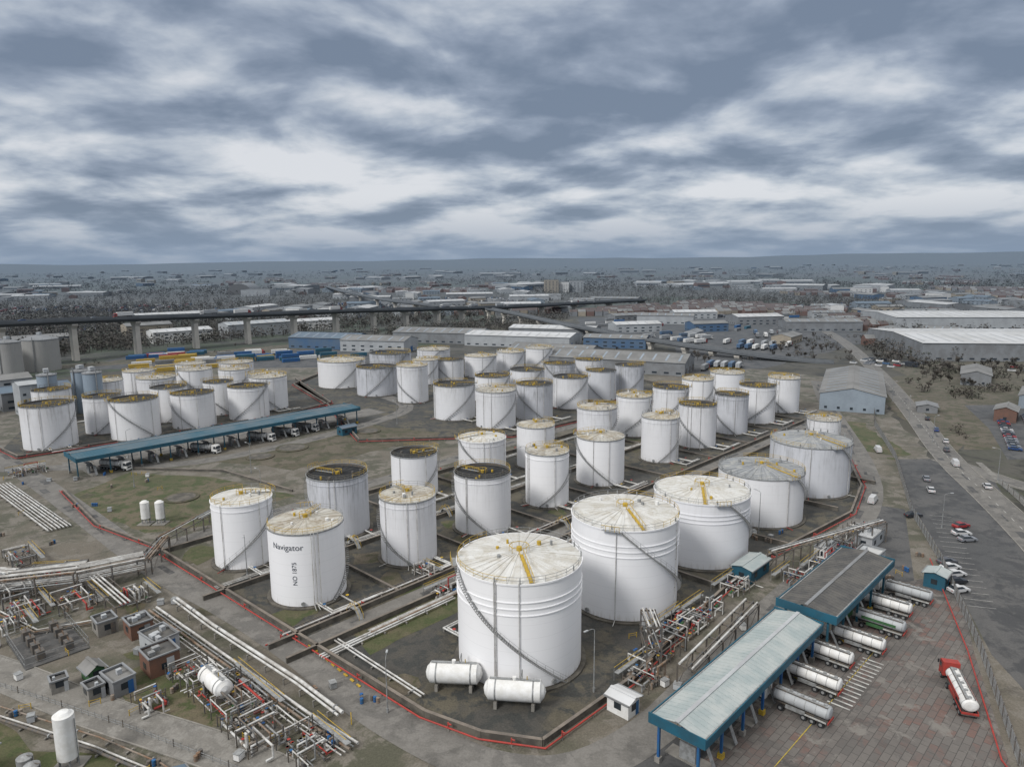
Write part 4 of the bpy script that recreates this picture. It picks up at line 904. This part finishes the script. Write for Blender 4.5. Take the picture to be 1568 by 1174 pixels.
def trees(region,n,mn=.7,mx=1.2):
    xs=[p[0] for p in region];ys=[p[1] for p in region]
    for i in range(n):
        x,y=R_(min(xs),max(xs)),R_(min(ys),max(ys))
        if not inpoly(x,y,region) or near_line(x,y,ROADE,7) or near_line(x,y,PI,12) or near_line(x,y,RP,6): continue
        if any((x-q[0])**2+(y-q[1])**2<(q[2]*.95)**2 for q in PL[:len(FIX)+14]): continue
        s=R_(mn,mx);put("bare_tree",random.choice(TR),(x,y,0),R_(0,6),(s,s,s*R_(.85,1.1)))
trees([(215,370),(262,460),(300,455),(440,455),(440,400),(262,370)],230,.4,.85)
trees([(-380,470),(-130,640),(20,780),(-20,850),(-200,700),(-400,540)],50,.35,.55)
trees([(-320,640),(-150,740),(0,900),(-80,900),(-260,760),(-360,700)],200,.7,1.1)
trees([(150,480),(260,470),(330,600),(250,620)],110,.4,.8)
trees([(100,430),(150,500),(60,640),(20,620)],80,.5,.9)
# ------------------------------------------------------------------ fences, lamps, details
def fence(pts,h=2.4,name="palisade_fence",dens=.4):
    b=MB()
    for a,c in zip(pts,pts[1:]):
        a=Vector(a);c=Vector(c);L=(c-a).length;k=int(L/dens)
        for j in range(k):
            p=a.lerp(c,j/k);b.beam((p.x,p.y,.1),(p.x,p.y,h),.09,.03,'steel')
            if j%7==0: b.beam((p.x,p.y,0),(p.x,p.y,h+.1),.12,.12,'dsteel')
        for z in (.4,h-.4): b.beam((*a,z),(*c,z),.05,.08,'steel')
    b.obj(name)
fence([(66,60),(70,88),(83,116),(99,155),(110,187),(134,240),(152,290),(167,320)],2.6);fence([(104,78),(117,112),(131,150),(142,180),(151,212)],2.2,"palisade_fence",.6)
fence([(-130,125.5),(-92,111),(-60,98),(-36,87)],1.2,"handrail_fence",1.5)
b=MB();P=offs([(66,60),(70,88),(83,116),(99,155)],2.0);b.tube([(x,y,.5) for x,y in P],.13,'red',8);b.obj("fire_main_pipe")
def lamp(x,y,h,a=0):
    b=MB();b.cyl((0,0,0),(0,0,h),.12,'steel',8,.06);b.cyl((0,0,0),(0,0,.8),.2,'steel',8);b.tube([(0,0,h),(.5,0,h+.3),(1.6,0,h+.4)],.05,'steel');b.box((1.9,0,h+.4),(.8,.3,.14),'lgrey');b.obj("street_lamp",(x,y,.03),a)
for x,y,h in [(-101,123,9),(-20,101,9),(13,106,11),(129,140,10),(136,160,10),(146,190,10),(153,215,10),(4,216,12),(90,225,12),(-60,150,10),(-88,230,10),(-120,216,10),(-140,250,10),(62,170,12),(160,262,10),(172,300,10),(186,340,10),(-74,200,10),(112,176,9),(-50,300,10)]:
    if clear(x,y,.5): lamp(x,y,h,R_(0,6))
def quadline(name,segs,w,m,z=.09):
    b=MB()
    for a,c in segs:
        a=Vector(a);c=Vector(c);d=(c-a).normalized();n=Vector((-d.y,d.x))*w/2;b.add([(*(a-n),z),(*(c-n),z),(*(c+n),z),(*(a+n),z)],[(0,1,2,3)],m)
    b.obj(name)
quadline("yellow_line_marking",[((34,86),(88,141)),((102,160),(112,188)),((-40,113),(-28,102.5))],.14,'yline')
quadline("bay_line_marking",[((58+k*.9-8,112+k*.95-9),(60.5+k*.9-8,109.6+k*.95-9)) for k in range(14)],.35,'line')
quadline("parking_bay_marking",[((92+k*1.3,134+k*3),(97+k*1.3,132.5+k*3)) for k in range(18)],.12,'line')
b=MB()
for k in range(9):
    t=k/9;b.beam((-38+13*t,121-14*t,.12),(-38+13*(t+.055),121-14*(t+.055),.12),.35,.25,'yellow')
b.obj("yellow_kerb")
for k in range(110):
    x,y=random.choice([(R_(-110,-60),R_(98,140)),(R_(-170,-110),R_(160,230)),(R_(-60,-20),R_(88,110)),(R_(60,100),R_(140,175)),(R_(20,45),R_(100,130))])
    if not clear(x,y,2): continue
    b=MB();t=random.randint(0,2)
    if t==0:
        b.box((0,0,.55),(1.2,1,1.0),random.choice(['lgrey','mgrey','white','steel']));b.box((0,0,1.1),(1.3,1.1,.1),'steel');b.box((0,0,.04),(1.3,1.1,.1),'dsteel');nm="equipment_cabinet"
    elif t==1:
        for i in range(3): b.cyl((i*.65,0,0),(i*.65,0,.88),.29,random.choice(['blue','dsteel','rust']),12);b.cyl((i*.65,0,.4),(i*.65,0,.44),.31,'dsteel',12)
        nm="oil_drums"
    else:
        b.cyl((0,0,0),(0,0,1.0),.07,'yellow',6);b.beam((0,0,.9),(1.6,0,.9),.06,.06,'yellow');b.cyl((1.6,0,0),(1.6,0,1.0),.07,'yellow',6);b.beam((0,0,.5),(1.6,0,.5),.05,.05,'yellow');nm="safety_barrier"
    b.obj(nm,(x,y,.08),R_(0,6))
# ------------------------------------------------------------------ hills
b=MB();n=160;A=[];B=[];C=[]
for i in range(n+1):
    th=math.radians(-50+100*i/n);x=math.sin(th);y=math.cos(th);f=i/n
    h=62+30*f+38*noise.noise(Vector((f*7,0,0)))+14*noise.noise(Vector((f*30,2,0)))+max(0,(f-.55))*90
    A.append((x*7500,y*7500,0));B.append((x*12500,y*12500,max(h,15)));C.append((x*16000,y*16000,0))
strip(b,A,B,'hill',True);strip(b,B,C,'hill',True);b.obj("hills")
# ------------------------------------------------------------------ world sky
EL,AZ=40,225
w=bpy.data.worlds.new("World");scn.world=w;w.use_nodes=True;t=w.node_tree
class WN(NT):
    def __init__(s,t): s.t=t
W=WN(t);bg=t.nodes['Background'];bg.inputs[1].default_value=0.1
sky=t.nodes.new('ShaderNodeTexSky');sky.sky_type='NISHITA';sky.sun_disc=False;sky.sun_elevation=math.radians(EL);sky.sun_rotation=math.radians(AZ);sky.altitude=70
tc=t.nodes.new('ShaderNodeTexCoord');sp=t.nodes.new('ShaderNodeSeparateXYZ');t.links.new(tc.outputs['Generated'],sp.inputs[0])
z=W.math('MAXIMUM',sp.outputs[2],0.0);dv=W.math('ADD',z,0.2)
def cvec(off):
    cv=t.nodes.new('ShaderNodeCombineXYZ');dd=W.math('ADD',dv,off)
    t.links.new(W.math('DIVIDE',sp.outputs[0],dd),cv.inputs[0]);t.links.new(W.math('DIVIDE',sp.outputs[1],dd),cv.inputs[1]);cv.inputs[2].default_value=12.6
    return cv.outputs[0]
c0=cvec(0);c1=cvec(-0.03)
big=W.noise(c0,0.85,3,0.5,0.1)
m0=W.noise(c0,2.0,8,0.52,0.2);m1=W.noise(c1,2.0,5,0.52,0.2)
f=W.math('ADD',W.math('MULTIPLY',m0,0.45),W.math('MULTIPLY',big,0.55))
f=W.math('ADD',f,W.math('MULTIPLY',W.math('SUBTRACT',m0,m1),0.42))  # cloud shading painted in: offset noise brightens tops, darkens undersides
f=W.ramp(f,0.31,0.68)
cr=t.nodes.new('ShaderNodeValToRGB');t.links.new(f,cr.inputs[0]);e=cr.color_ramp.elements
e[0].position=0.05;e[0].color=(1.85,2.35,3.2,1);e[1].position=.98;e[1].color=(7.2,7.4,7.8,1)
q=e.new(.36);q.color=(2.95,3.5,4.45,1);q=e.new(.56);q.color=(4.1,4.65,5.5,1);q=e.new(.76);q.color=(5.4,5.85,6.5,1)
col=W.mix(0.06,cr.outputs[0],sky.outputs[0])
hz=W.math('SUBTRACT',1.0,W.ramp(sp.outputs[2],-0.01,0.09))
col=W.mix(W.math('MULTIPLY',hz,0.85),col,(2.45,3.2,4.3))
zf=W.ramp(sp.outputs[2],0.36,0.8)
col=W.mix(zf,col,(12.2,12.0,11.7))
t.links.new(col,bg.inputs[0])
sl=bpy.data.lights.new("sun",'SUN');sl.energy=2.3;sl.angle=math.radians(15);sl.color=(1,.975,.94);so=bpy.data.objects.new("sun",sl);scn.collection.objects.link(so)
a=math.radians(AZ);sd=Vector((math.sin(a)*math.cos(math.radians(EL)),math.cos(a)*math.cos(math.radians(EL)),math.sin(math.radians(EL))));so.rotation_euler=sd.to_track_quat('Z','Y').to_euler()
# ------------------------------------------------------------------ camera
cd=bpy.data.cameras.new("Camera");cam=bpy.data.objects.new("Camera",cd);scn.collection.objects.link(cam);scn.camera=cam
cd.sensor_width=36;cd.lens=24.93;cd.clip_start=1;cd.clip_end=80000;cam.location=(0,0,70)
cam.rotation_euler=(Matrix.Rotation(math.pi/2-math.radians(9.9),3,'X')@Matrix.Rotation(math.radians(-0.5),3,'Z')).to_euler()
scn.view_settings.view_transform='Standard';scn.view_settings.look='None';scn.view_settings.exposure=0
